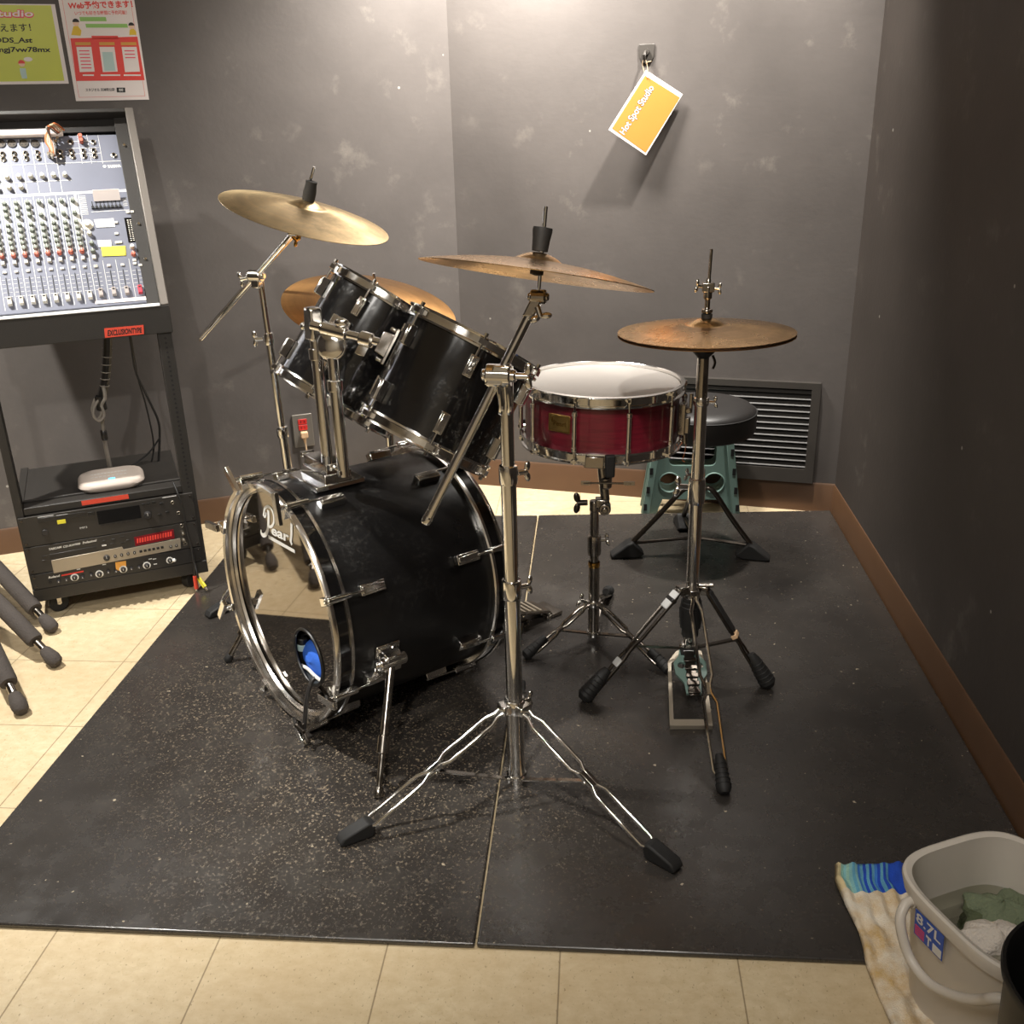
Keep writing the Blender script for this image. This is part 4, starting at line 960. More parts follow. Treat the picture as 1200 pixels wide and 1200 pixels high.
for P_, z1, r in ((PA, za, .0135), (PB, zb, .0135)):
    mb = MB(); mb.cyl(at(P_, zb0-.0), at(P_, z1-.05), r, n=22); mb.build('post', 'chrome', bass)
    mb = MB(); mb.cyl(at(P_, z1-.055), at(P_, z1+.01), r*.92, n=20); mb.lathe(at(P_, z1-.05), Z, [(r, -.012), (r*1.3, -.010), (r*1.3, .012), (r, .014)], 20); mb.build('post_collar', 'chrome', bass)
# ---- toms
def img_axis(px, py, ix, iy):
    v = ray(px, py).normalized(); n = CR*ix + CU*iy; n = n - v*(n.dot(v)); return n.normalized()
def make_tom(label, c, n, R, Hh, ang0, nl=6):
    x, y, z = frame(n, CR); bot = c - n*(Hh/2)
    t = thing('tom_drum', label, 'tom drum', bot, mtx_axis(n, CR), 'black tom drums on the bass drum')
    MB().lathe(bot, n, [(R, .020), (R, Hh-.020), (R-.005, Hh-.02), (R-.005, .02)], 72, closed=True).build('shell', 'wrap', t)
    def hp(h0, s): return [(R+.002, h0+s*.024), (R+.010, h0+s*.023), (R+.011, h0+s*.019), (R+.0065, h0+s*.017), (R+.0065, h0+s*.004), (R+.011, h0+s*.002), (R+.012, h0-s*.001), (R+.003, h0-s*.002), (R+.002, h0+s*.006)]
    MB().lathe(bot, n, hp(Hh, -1), 72, closed=True).build('top_hoop', 'chrome', t)
    MB().lathe(bot, n, hp(0, 1), 72, closed=True).build('bottom_hoop', 'chrome', t)
    MB().lathe(bot, n, [(0, Hh-.006), (R-.01, Hh-.006), (R+.001, Hh-.010)], 60).build('top_skin', 'head', t)
    MB().lathe(bot, n, [(0, .006), (R-.01, .006), (R+.001, .010)], 60).build('bottom_skin', 'bhead', t)
    for k in range(nl):
        a = math.radians(ang0 + 360/nl*k); u = x*math.cos(a) + y*math.sin(a); tt = n.cross(u)
        for s, h0 in ((-1, Hh), (1, 0)):
            p = bot + n*h0 + u*(R+.0085)
            mb = MB(); mb.cyl(p - n*s*.004 + u*.002, p + n*s*.045 + u*.002, .0026, n=8); mb.cyl(p - n*s*.008 + u*.002, p - n*s*.001 + u*.002, .0045, n=6); mb.obox(p + n*s*.010 + u*.003, tt, u, n, .009, .006, .005); mb.build('tension_rod', 'chrome', t)
            mb = MB(); q = bot + n*(h0 + s*.062) + u*(R+.009); mb.obox(q, tt, u, n, .0095, .009, .022); mb.obox(q + u*.0095, tt, u, n, .006, .002, .019, taper=.7); mb.build('lug', 'chrome', t, .0035)
    return t, bot, x, y
c2 = D(526, 458, 2.06); n2 = img_axis(526, 458, .455, .89); R2, H2 = .1405, .247
tomB = make_tom('nearer black tom drum, right of the twin posts, its shell dusty', c2, n2, R2, H2, -20)
c1 = D(424, 412, 2.36); n1 = img_axis(424, 412, .507, .862); R1, H1 = .146, .288
tomA = make_tom('farther black tom drum behind the twin chrome posts', c1, n1, R1, H1, 20)
# holder arms belong to the holder on the bass drum
hA = at(PA, za+.004); hB = at(PB, zb+.018)
mb = MB(); mb.obox(hA + Z*.012, b1, bn, Z, .020, .017, .036, taper=.85); mb.cyl(hA - b1*.045 + Z*.0, hA + b1*.02, .006, n=10); mb.ball(hA - b1*.047, .010, 10); mb.build('arm_clamp', 'chrome', bass, .006)
tA = c1 - (c1-hA - n1*((c1-hA).dot(n1))).normalized()*(R1+.012); 
tA = tA + n1*((hA + Z*.02 - tA).dot(n1)*.5)
mb = MB(); mb.tube(bez([hA + Z*.02, (hA + Z*.03).lerp(tA, .5), tA], 6), .0095, 12); mb.build('holder_arm', 'chrome', bass)
view = (CP-hB).normalized()
mb = MB(); mb.lathe(hB + Z*.02, (-bn*.4 + view).normalized(), [(0, .012), (.012, .012), (.020, .010), (.029, .006), (.031, 0), (.029, -.006), (0, -.010)], 30); mb.ring(hB + Z*.02, (-bn*.4 + view).normalized(), .030, .0035, 30, 8); mb.cyl(hB - Z*.03, hB + Z*.006, .0125, .011, 18); mb.build('ratchet_disc', 'chrome', bass, .001)
brk = D(468, 412, 2.06); ub = (brk-c2 - n2*((brk-c2).dot(n2))).normalized(); brp = c2 + ub*(R2+.02) + n2*((brk-c2).dot(n2))
a0 = hB + Z*.052; tilt = (brp - a0)
mb = MB(); mb.cyl(a0 - tilt.normalized()*.045, brp - ub*-.005, .0095, n=16); mb.lathe(a0 + tilt*.06, tilt, [(.0095, -.03), (.0135, -.026), (.0135, .03), (.0095, .034)], 16); mb.lathe(a0 + tilt*.66, tilt, [(.0095, -.018), (.016, -.014), (.016, .012), (.0095, .016)], 16)
mb.obox(a0 + tilt*.66 - n2*.018, tilt.normalized(), ub, n2, .006, .006, .018); mb.ball(a0 + tilt*.22 + Z*.022, .013, 12, (1.25, .6, .8)); mb.cyl(a0 + tilt*.22, a0 + tilt*.22 + Z*.022, .004, n=8); mb.build('holder_arm', 'chrome', bass, .0012)
mb = MB(); tt = n2.cross(ub); mb.obox(c2 + ub*(R2+.004) + n2*((brk-c2).dot(n2)), tt, n2, ub, .026, .040, .004); mb.obox(c2 + ub*(R2+.020) + n2*((brk-c2).dot(n2)), tt, n2, ub, .017, .026, .014, taper=.85)
for k in (-1, 1): mb.cyl(c2 + ub*(R2+.012) + n2*((brk-c2).dot(n2) + .034*k) + tt*.0, c2 + ub*(R2+.026) + n2*((brk-c2).dot(n2) + .034*k), .005, n=8)
mb.build('mount_bracket', 'steel', tomB[0], .006)
tA2 = c1 + ( (tA-c1) - n1*((tA-c1).dot(n1))).normalized()*(R1+.003) + n1*((tA-c1).dot(n1)); uA = ((tA-c1) - n1*((tA-c1).dot(n1))).normalized(); tt = n1.cross(uA)
mb = MB(); mb.obox(tA2, tt, n1, uA, .026, .040, .004); mb.obox(tA2 + uA*.010, tt, n1, uA, .016, .024, .008, taper=.85); mb.build('mount_bracket', 'chrome', tomA[0], .003)
# cloth and microphone lead seen through the port
bc = FP2.p(pc[0], pc[1]-.01, -.075)
rag = MB()
def blob(mb, c, ax, ay, az, rx, ry, rz, n=18, k=12, seed=0, amp=.08):
    random.seed(seed); ph = [random.random()*6.28 for _ in range(6)]; vs = []
    for i in range(k+1):
        t = PI*i/k
        for j in range(n):
            p = 2*PI*j/n; s = 1 + amp*(math.sin(3*p+ph[0]+2*t) + math.sin(5*t+ph[1]) * math.sin(2*p+ph[2]) + .6*math.sin(7*p+ph[3]+3*t))
            vs.append(c + ax*(rx*math.sin(t)*math.cos(p)*s) + ay*(ry*math.sin(t)*math.sin(p)*s) + az*(rz*math.cos(t)*s))
    return mb.add(vs, [(i*n+j, i*n+(j+1) % n, (i+1)*n+(j+1) % n, (i+1)*n+j) for i in range(k) for j in range(n)])
t = thing('folded_blanket', 'blue and grey folded blanket stuffed inside the bass drum, seen through the port hole', 'blanket', BC + bn*.16 - b2*.23)
def hp_at(px, py, h): return PL(px, py, FP2.p(0, 0, h), FP2.n)
blob(MB(), hp_at(372, 773, -.034), b1, b2, bn, .062, .046, .022, seed=2, amp=.03).build('blue_cloth', 'bluecloth', t)
blob(MB(), hp_at(360, 801, -.029), b1, b2, bn, .075, .042, .022, seed=5, amp=.03).build('grey_cloth', 'greycloth', t)
mb = MB(); mb.tube(bez([hp_at(x, y, -.0085) for x, y in ((352, 779), (361, 784), (369, 792), (378, 799), (384, 802))], 4), .0042, 8); mb.build('pale_hem', 'printw', t)
t = thing('drum_microphone', 'black microphone with a pale blue band inside the port hole of the bass drum', 'microphone', hp_at(353, 770, -.03))
q0, q1, q2 = hp_at(354, 746, -.022), hp_at(353.5, 776, -.022), hp_at(354, 756, -.022); qd = (q1-q0).normalized()
mb = MB(); mb.cyl(q0, q1, .0135, .012, 18); mb.build('body', 'plastic', t, .002)
mb = MB(); mb.lathe(q2, qd, [(.0135, -.009), (.0145, -.008), (.0145, .008), (.0135, .009)], 18); mb.build('pale_band', 'printb', t)
MB().tube(bez([q0 + qd*.004, q0 - qd*.012 + b1*.008, hp_at(366, 744, -.02), hp_at(374, 758, -.03)], 6), .004, 8).build('lead', 'cable', t)
tl = thing('hoop_strap', 'dark strap and wing clip hanging from the port hole over the front hoop', 'strap', BD(-.01, BR, -62) - Z*.03)
mb = MB(); w0 = FP2.p(pc[0]+.01, pc[1]-pr+.004, .004)
e0 = BD(-.006, BR-.004, -61.5); mb.tube(bez([FP2.p(pc[0]+.01, pc[1]-pr+.012, -.012), w0, w0.lerp(e0, .4) - bn*.010, e0 - bn*.012, e0 - Z*.004 - bn*.014], 5), .0055, 7)
mb.build('band', 'tape', tl)
mb = MB(); mb.obox(e0 - bn*.016 - Z*.012, b1, b2, bn, .0045, .020, .003); mb.cyl(e0 - bn*.02 - Z*.008 - b1*.02, e0 - bn*.02 - Z*.008 + b1*.012, .005, n=10); mb.ball(e0 - bn*.02 - Z*.008 - b1*.022, .007, 10); mb.obox(e0 - bn*.018 - Z*.020 + b1*.014, (b1-b2).normalized(), (b1+b2).normalized(), bn, .015, .004, .003); mb.build('clip', 'darksteel', tl, .001)
# ================================================================== CYMBALS
def cymbal(name, label, c, n, R, m, bell=.015, rise=.026, group=None, flip=False):
    t = thing(name, label, 'cymbal', c, mtx_axis(n, CR), group)
    s = -1 if flip else 1
    rb = R*.21; pts = []
    for i in range(0, 11): f = i/10; pts.append((.006 + (rb-.006)*f, rise + bell*(math.cos(f*PI*.5)**.85 if f < 1 else 0)*(1-.12*f)))
    for i in range(1, 19): f = i/18; pts.append((rb + (R-rb)*f, rise*(1-f**1.6)))
    up = [(r, s*(h+.0007)) for r, h in pts]; lo = [(r, s*(h-.0007)) for r, h in pts[::-1]]
    mb = MB().lathe((0, 0, 0), Z, up+lo, 96, closed=True); mb.build('disc', m, t, ang=50, local=True)
    return t
ncL = V((.31, -.05, 1)).normalized(); ccL = V((-.735, 2.565, 1.128)) - ncL*.008
cymbal('crash_cymbal', 'bright bronze crash cymbal, upper left, tilted on the boom stand behind the bass drum', ccL, ncL, .215, 'bronzeA')
ncR = V((.15, .205, 1)).normalized(); ccR = V((-.103, 1.772, 1.098)) - ncR*.012
cymbal('crash_cymbal', 'bronze crash cymbal seen almost edge-on above the front boom stand', ccR, ncR, .2085, 'bronzeB', .015, .024)
ncD = V((.23, -.2, 1)).normalized(); ccD = V((-.62, 2.705, .868)) - ncD*.01
cymbal('ride_cymbal', 'brown bronze ride cymbal partly hidden behind the black tom drums', ccD, ncD, .240, 'bronzeC')
HP = V((.24, 2.21, 0)); hc = V((.243, 2.205, .893)); nh = V((-.01, .035, 1)).normalized()
cymbal('hi_hat_cymbal', 'upper hi-hat cymbal on the stand in front of the throne', hc, nh, .1945, 'bronzeB', .014, .016, None)
cymbal('hi_hat_cymbal', 'lower hi-hat cymbal, upside down beneath the upper one on its stand', hc - nh*.006, nh, .1945, 'bronzeC', .013, .014, None, True)
# ================================================================== STANDS
def rod_leg(root, a, f, side, w, r, m, rub=.05, rr=.016, joint=.5, style='double', foot_style='wedge'):
    """a leg made of two bent rods that meet at joints, with a rubber foot"""
    a, f = V(a), V(f); d = f-a; L_ = d.length; dn = d.normalized(); s = V(side); s = (s - dn*s.dot(dn)).normalized()
    prof = [(0, .7), (.06, .45), (.11, 1), (joint-.09, 1), (joint-.045, .36), (joint+.035, .36), (joint+.08, 1), (.845, 1), (.885, .3), (.97, .3)] if style == 'double' else [(0, 1), (.955, 1)]
    mb = MB()
    for k in (-1, 1): mb.tube([a + d*t + s*w*q*k for t, q in prof], r, 8)
    mb.bar(a + d*(joint-.05), a + d*(joint+.04), w*1.5, r*1.6, s)
    lg = mb.build('leg', m, root, ang=50)
    up = s.cross(dn); up = up if up.z > 0 else -up
    st = f - dn*rub; hz = V((dn.x, dn.y, 0)).normalized()
    mb = MB()
    if foot_style == 'wedge':
        P_ = Pln(f, hz, Z); h = rub
        poly = [(-.9*rub, 0.001), (.012, .001), (.020, .006), (.010, .020), (-.75*rub, .62*rub), (-1.0*rub, .50*rub)]
        x_ = P_.n
        pts0 = [P_.p(x, y, -rr) for x, y in poly]; pts1 = [P_.p(x, y, rr) for x, y in poly]; k = len(poly)
        mb.add(pts0+pts1, [tuple(range(k-1, -1, -1)), tuple(range(k, 2*k))] + [(i, (i+1) % k, k+(i+1) % k, k+i) for i in range(k)])
        mb.build('rubber_foot', 'rubber', lg, .004)
    else:
        tip = V((f.x, f.y, f.z+rr*.8)); mb.tube([tip - dn*rub*1.15, tip - dn*rub, tip - dn*rub*.75, tip - dn*rub*.4, tip, tip + dn*rr*.55], [rr*.62, rr*.8, rr*.82, rr*.95, rr*1.05, rr*.55], 14)
        for i in range(3): mb.ring(tip - dn*rub*(.25+.22*i), dn, rr*(1.0-.06*i), rr*.10, 16, 5)
        mb.build('rubber_foot', 'rubber', lg)
    return lg
def wing(root, p, ax, size=.016, m='chrome'):
    ax = V(ax).normalized(); s = Z if abs(ax.z) < .8 else V((1, 0, 0)); s = (s - ax*s.dot(ax)).normalized(); c = V(p)
    mb = MB(); mb.cyl(c, c + ax*size*1.1, size*.32, n=10)
    for k in (-1, 1):
        a_ = (s*k + ax*.22).normalized(); b_ = ax.cross(s); mb.ball(c + ax*size*1.0 + a_*size*.62, size, 12, (.62, .2, .36), 0, (a_, b_, a_.cross(b_)))
    return mb.build('wing_nut', m, root)
def tilter(mb, p, ax, r=.014):
    ax = V(ax).normalized(); p = V(p); mb.cyl(p - ax*r*1.1, p + ax*r*1.1, r, n=20); mb.cyl(p - ax*r*1.5, p + ax*r*1.5, r*.55, n=12)
def collar(mb, c, d, r, h): mb.lathe(c, d, [(r*.8, -h), (r*1.15, -h*.9), (r*1.22, -h*.6), (r*1.22, h*.6), (r*1.15, h*.9), (r*.8, h)], 20)
# ---- front boom stand (right crash)
SP = V((-.1635, 1.765, 0)); cst = thing('cymbal_stand', 'chrome boom cymbal stand with double braced legs in front of the tom drums', 'cymbal stand', (SP.x, SP.y, ZM))
def sp(z, P_=SP): return V((P_.x, P_.y, z))
zt = zv(SP, 446); z1 = zv(SP, 556); z2 = zv(SP, 690); z3 = zv(SP, 826); z4 = zv(SP, 912)
for a, b, r in ((z4, z3+.02, .0185), (z3-.01, z2+.01, .0170), (z2, z1+.01, .0150), (z1, zt-.01, .0128)):
    MB().cyl(sp(max(a, ZM+.012)), sp(b), r, n=24).build('tube', 'chrome', cst)
mb = MB(); collar(mb, sp(z2), Z, .0165, .022); mb.build('collar', 'chrome', cst); mb = MB(); collar(mb, sp(z1), Z, .0150, .020); mb.build('collar', 'chrome', cst); mb = MB(); collar(mb, sp(z3), Z, .0185, .016); mb.build('collar', 'chrome', cst); mb = MB(); mb.lathe(sp(z4+.004), Z, [(.014, -.012), (.022, -.010), (.022, .010), (.014, .012)], 20); mb.build('collar', 'chrome', cst)
ft = [G(407, 986, ZM), G(786, 1016, ZM), V((-.185, 2.13, ZM))]
for f in ft:
    o = V((f.x-SP.x, f.y-SP.y, 0)).normalized(); a = sp(z3) + o*.022; s = Z.cross(o)
    lg = rod_leg(cst, a, f, s, .016, .0045, 'chrome', .058, .016, .47)
    mid = a.lerp(f, .46); mb = MB(); mb.bar(mid - Z*.006, sp(z4+.006) + o*.018, .013, .003, s); mb.cyl(mid - s*.014 - Z*.006, mid + s*.014 - Z*.006, .004, n=8); mb.build('brace', 'chrome', cst, .0006)
    mb = MB(); mb.obox(sp(z3) + o*.024, s, Z, o, .016, .010, .010); mb.build('leg_bracket', 'chrome', cst, .002)
for z, a in ((z3, (.8, .6, 0)), (z2, (.9, .45, 0)), (z1, (.9, .45, 0))): wing(cst, sp(z) + V(a).normalized()*.02, a, .017)
top = YY(631, 348, 1.775); bot_ = YY(503, 604, 1.735); bd_ = (top-bot_).normalized(); jt = sp(zt) + Z*.004
off = jt - (bot_ + bd_*((jt-bot_).dot(bd_)))
side = bd_.cross(CF).normalized()
MB().cyl(bot_ + V((0, -.0, 0)), top - bd_*.01, .0088, n=18).build('boom_arm', 'chrome', cst)
mb = MB(); mb.cyl(bot_ - bd_*.012, bot_ + bd_*.012, .0094, .0094, 16); mb.lathe(bot_, bd_, [(.0088, -.018), (.0102, -.016), (.0102, -.004), (.0088, 0)], 16); mb.build('boom_end', 'chrome', cst)
mb = MB(); cx = V((1, -.15, 0)).normalized(); pj = bot_ + bd_*((jt-bot_).dot(bd_)); tilter(mb, pj, cx, .0215); mb.cyl(sp(zt-.05), sp(zt), .0128, .014, 20); mb.obox(pj + CF*-.006, cx, bd_, cx.cross(bd_), .016, .02, .014); mb.build('boom_tilter', 'chrome', cst, .003)
wing(cst, pj + cx*.030, cx, .021)
mb = MB()
for k in (-.012, .004): mb.tube(bez([sp(zt-.006) + cx*k - CF*.014, sp(zt-.02) + cx*k - CF*.022, sp(zt-.05) + cx*(k+.002) - CF*.022, sp(zt-.066) + cx*k - CF*.016], 4), [.005]*12+[.0035], 8)
mb.build('clamp_wing', 'chrome', cst)
crod = ccR - ncR*.035
mb = MB(); tilter(mb, top, cx, .013); mb.obox(top - bd_*.016, cx, bd_, cx.cross(bd_), .011, .022, .010); mb.build('cymbal_tilter', 'steel', cst, .003)
wing(cst, top - bd_*.022 + cx*.008 - CF*.012, (cx*.6 - bd_*.8), .017)
ctop = ccR + ncR*.118
MB().cyl(top + Z*.006, ctop, .0036, n=12).build('cymbal_rod', 'chrome', cst)
mb = MB(); mb.lathe(ccR + ncR*.042, ncR, [(.0045, 0), (.014, .0), (.0145, .004), (.0155, .020), (.0175, .034), (.0172, .040), (.0045, .041)], 20); mb.build('wing_bolt_sleeve', 'rubber', cst)
mb = MB(); mb.lathe(ccR + ncR*.020, ncR, [(.004, -.02), (.012, -.018), (.012, .002), (.004, .004)], 16); mb.build('felt_washer', 'foam', cst)
# ---- left boom stand (left crash)
LPt = V((-.905, 2.735, 0)); lst = thing('cymbal_stand', 'chrome boom cymbal stand rising behind the bass drum on the left', 'cymbal stand', (LPt.x, LPt.y, ZM))
lt_ = YY(304, 319, 2.70); lb_ = V((LPt.x, LPt.y, ZM+.03)); ld_ = (lt_-lb_).normalized()
def lp(t): return lb_.lerp(lt_, t)
for a, b, r in ((0, .36, .0155), (.34, .50, .0135), (.48, .80, .0115), (.78, .985, .0095)): MB().cyl(lp(a), lp(b), r, n=20).build('tube', 'chrome', lst)
mb = MB(); collar(mb, lp(.5), ld_, .0145, .018); mb.build('collar', 'chrome', lst); mb = MB(); collar(mb, lp(.80), ld_, .012, .018); mb.build('collar', 'chrome', lst); mb = MB(); collar(mb, lp(.36), ld_, .0155, .015); mb.build('collar', 'chrome', lst)
fl = [G(249, 722, ZM), V((-.62, 2.55, ZM)), V((-.80, 3.02, ZM))]
for f in fl:
    o = V((f.x-LPt.x, f.y-LPt.y, 0)).normalized(); a = lp(.25) + o*.02; s = Z.cross(o)
    rod_leg(lst, a, f, s, .010, .004, 'chrome', .055, .015, .5); mid = a.lerp(f, .5)
    mb = MB(); mb.bar(mid, lp(.03) + o*.012, .012, .003, s); mb.build('brace', 'chrome', lst)
ta = YY(346, 271, 2.585); tb = YY(236, 396, 2.84); td = (ta-tb).normalized()
mid_ = tb + td*((lt_-tb).dot(td))
MB().cyl(tb, ta, .0088, n=18).build('boom_arm', 'chrome', lst)
MB().cyl(tb - td*.012, tb + td*.004, .0055, .0086, 12).build('boom_end', 'chrome', lst)
mb = MB(); tilter(mb, mid_, V((1, -.2, 0)), .0175); mb.obox(mid_ - Z*.012, V((1, -.2, 0)), V((.2, 1, 0)), Z, .012, .012, .02); mb.build('boom_tilter', 'chrome', lst, .003)
wing(lst, mid_ + V((-.026, .004, -.006)), V((-1, .1, -.2)), .018); wing(lst, lp(.80) + V((-.018, -.002, 0)), V((-1, -.1, 0)), .019)
mb = MB(); tilter(mb, ta - td*.006, V((.9, -.4, 0)), .012); mb.obox(ta - td*.03, V((.9, -.4, 0)), td.cross(V((.9, -.4, 0))), td, .009, .009, .03); mb.build('cymbal_tilter', 'chrome', lst, .003)
wing(lst, ta - td*.016 + V((.002, -.006, -.004)), V((.8, -.3, -.7)), .015, 'brass')
MB().cyl(ta, ccL + ncL*.125, .0036, n=12).build('cymbal_rod', 'chrome', lst)
mb = MB(); mb.lathe(ccL + ncL*.041, ncL, [(.0045, 0), (.015, 0), (.016, .006), (.0165, .022), (.014, .040), (.0145, .048), (.0045, .050)], 18); mb.build('wing_bolt_sleeve', 'rubber', lst)
mb = MB(); mb.lathe(ccL + ncL*.018, ncL, [(.004, -.022), (.012, -.02), (.012, .0), (.004, .002)], 16); mb.build('felt_washer', 'foam', lst)
# ---- ride stand
RP = V((-.60, 2.74, 0)); rst = thing('cymbal_stand', 'straight chrome cymbal stand hidden behind the bass drum, holding the ride cymbal', 'cymbal stand', (RP.x, RP.y, ZM))
rt_ = ccD - ncD*.03; 
for a, b, r in ((ZM+.03, .36, .0145), (.34, .62, .0125), (.60, rt_.z-.05, .0100)): MB().cyl(sp(a, RP), sp(b, RP), r, n=18).build('tube', 'chrome', rst)
mb = MB(); collar(mb, sp(.36, RP), Z, .0145, .018); mb.build('collar', 'chrome', rst); mb = MB(); collar(mb, sp(.62, RP), Z, .0125, .016); mb.build('collar', 'chrome', rst); mb = MB(); collar(mb, sp(.25, RP), Z, .0150, .014); mb.build('collar', 'chrome', rst)
for an in (80, 200, 320):
    o = V((math.cos(math.radians(an)), math.sin(math.radians(an)), 0)); f = sp(ZM, RP) + o*.24; a = sp(.25, RP) + o*.02; s = Z.cross(o)
    rod_leg(rst, a, f, s, .009, .0038, 'chrome', .05, .014, .5); mb = MB(); mb.bar(a.lerp(f, .5), sp(.05, RP) + o*.01, .012, .003, s); mb.build('brace', 'chrome', rst)
mb = MB(); tilter(mb, sp(rt_.z-.035, RP), V((1, 0, 0)), .013); mb.build('cymbal_tilter', 'chrome', rst)
MB().cyl(sp(rt_.z-.035, RP), ccD + ncD*.105, .0036, n=10).build('cymbal_rod', 'chrome', rst)
mb = MB(); mb.lathe(ccD + ncD*.041, ncD, [(.0045, 0), (.014, 0), (.014, .016), (.0045, .017)], 16); mb.build('felt_washer', 'rubber', rst)
wing(rst, ccD + ncD*.060, ncD, .014)
# ================================================================== SNARE DRUM AND STAND
NS = V((.0223, .023, 1)).normalized(); ST = V((.018, 2.385, .742)); SRr = .2005; SH = .158; SB = ST - NS*SH
sx, sy, _ = frame(NS, CR)
sn = thing('snare_drum', 'dark red snare drum with chrome hoops and white skin on its stand', 'snare drum', SB, mtx_axis(NS, CR))
R_ = SRr-.011
MB().lathe(SB, NS, [(R_, .016), (R_, SH-.018), (R_-.008, SH-.018), (R_-.008, .016)], 84, closed=True).build('shell', 'maroon', sn)
def shp(h0, s): return [(R_+.0015, h0+s*.026), (R_+.010, h0+s*.0255), (R_+.011, h0+s*.022), (R_+.0055, h0+s*.019), (R_+.0055, h0+s*.004), (R_+.010, h0+s*.002), (R_+.011, h0-s*.001), (R_+.003, h0-s*.0025), (R_+.0005, h0-s*.001), (R_+.0005, h0+s*.01)]
MB().lathe(SB, NS, shp(SH, -1), 96, closed=True).build('top_hoop', 'chrome', sn)
MB().lathe(SB, NS, shp(0, 1), 96, closed=True).build('bottom_hoop', 'chrome', sn)
MB().lathe(SB, NS, [(0, SH-.008), (R_-.008, SH-.008), (R_-.002, SH-.006), (R_+.001, SH-.011)], 84).build('batter_skin', 'head', sn)
MB().lathe(SB, NS, [(0, .006), (R_+.001, .008)], 60).build('snare_skin', 'bhead', sn)
vc = (V((CP.x, CP.y, 0)) - V((ST.x, ST.y, 0))).normalized(); a0_ = math.atan2(vc.dot(sy), vc.dot(sx))
def SU(deg): a = a0_ + math.radians(deg); return sx*math.cos(a) + sy*math.sin(a)
for k in range(10):
    dg = -18+36*k; u = SU(dg); t_ = NS.cross(u); p = SB + u*(R_+.012)
    mb = MB(); mb.cyl(p + NS*.030, p + NS*(SH-.036), .0058, n=14)
    for h, s in ((.034, 1), (SH-.040, -1)): mb.lathe(p + NS*h, NS, [(.0055, -.006), (.0074, -.004), (.0074, .004), (.0055, .006)], 14); mb.cyl(p + NS*h, p + NS*h - u*.014, .004, n=8)
    mb.build('tube_lug', 'chrome', sn)
    mb = MB(); mb.cyl(p + NS*.002, p + NS*(SH-.002), .0026, n=8)
    for h in (.004, SH-.006): mb.cyl(p + NS*(h-.006), p + NS*(h+.006), .0044, n=6); mb.obox(p + NS*h - u*.003, t_, u, NS, .0065, .007, .0032)
    mb.build('tension_rod', 'chrome', sn)
# badge
bp_ = PL(655.5, 487, SB + SU(36)*R_, SU(36)); 
for _ in range(1):
    best = min(range(-80, 81), key=lambda d_: abs((600 + F*((SB+SU(d_)*R_)-CP).dot(CR)/((SB+SU(d_)*R_)-CP).dot(CF)) - 655.5))
u = SU(best); hb_ = .088; BP = Pln(SB + u*(R_+.0012) + NS*hb_, NS.cross(u), NS)
if BP.n.dot(u) < 0: BP = Pln(BP.o, -BP.ax, BP.ay)
bd_g = MB().prism(BP, rrect(-.030, .030, -.021, .021, .003), -.0006, .0012).build('badge', 'gold', sn, .0006)
mb = MB(); mb.prism(BP, rrect(-.026, .026, -.017, .017, .002), .0012, .0015); mb.build('badge_face', 'badge', bd_g)
mb = MB(); mb.text(BP, 'Pearl', -.016, -.006, .034, .012, .0018, .02); mb.prism(BP, [(-.022, .002), (-.017, .002), (-.018, .013), (-.0215, .013)], .0016, .0019); mb.build('badge_mark', 'brass', bd_g)
# strainer on the right with hanging cords, butt clip at the front
u = SU(76); t_ = NS.cross(u); p = SB + u*(R_+.006)
mb = MB(); mb.obox(p + NS*.075 + u*.006, t_, NS, u, .016, .038, .009); mb.obox(p + NS*.060 + u*.018, t_, NS, u, .010, .020, .006); mb.cyl(p + NS*.098 + u*.02 - t_*.014, p + NS*.098 + u*.02 + t_*.014, .007, n=12); mb.obox(p + NS*.115 + u*.024, t_, NS, u, .007, .024, .004); mb.cyl(p + NS*.045 + u*.012, p + NS*.012 + u*.016, .007, n=12); mb.build('strainer', 'steel', sn, .002)
mb = MB(); mb.tube(bez([p + NS*.036 + u*.012, p + NS*.010 + u*.006, p - NS*.006 - u*.02, p - NS*.002 - u*.05], 4), .0011, 5); mb.tube(bez([p + NS*.03 + u*.02, p - NS*.01 + u*.016, p - NS*.03 + u*.012, p - NS*.034 + u*.018], 4), .0008, 5); mb.build('snare_cord', 'wireo', sn)
u = SU(-4); t_ = NS.cross(u); p = SB + u*(R_+.002)
mb = MB(); mb.obox(p - NS*.006 - u*.010, t_, u, NS, .026, .012, .004); mb.obox(p + NS*.006 + u*.006, t_, u, NS, .022, .005, .014); mb.build('butt_plate', 'steel', sn, .002)
mb = MB()
for k in range(12): mb.tube([p - NS*.002 - u*.02 + t_*(-.022+.004*k), p - NS*.002 - u*(2*R_-.03) + t_*(-.022+.004*k)], .0012, 5)
mb.build('snare_wires', 'steel', sn)
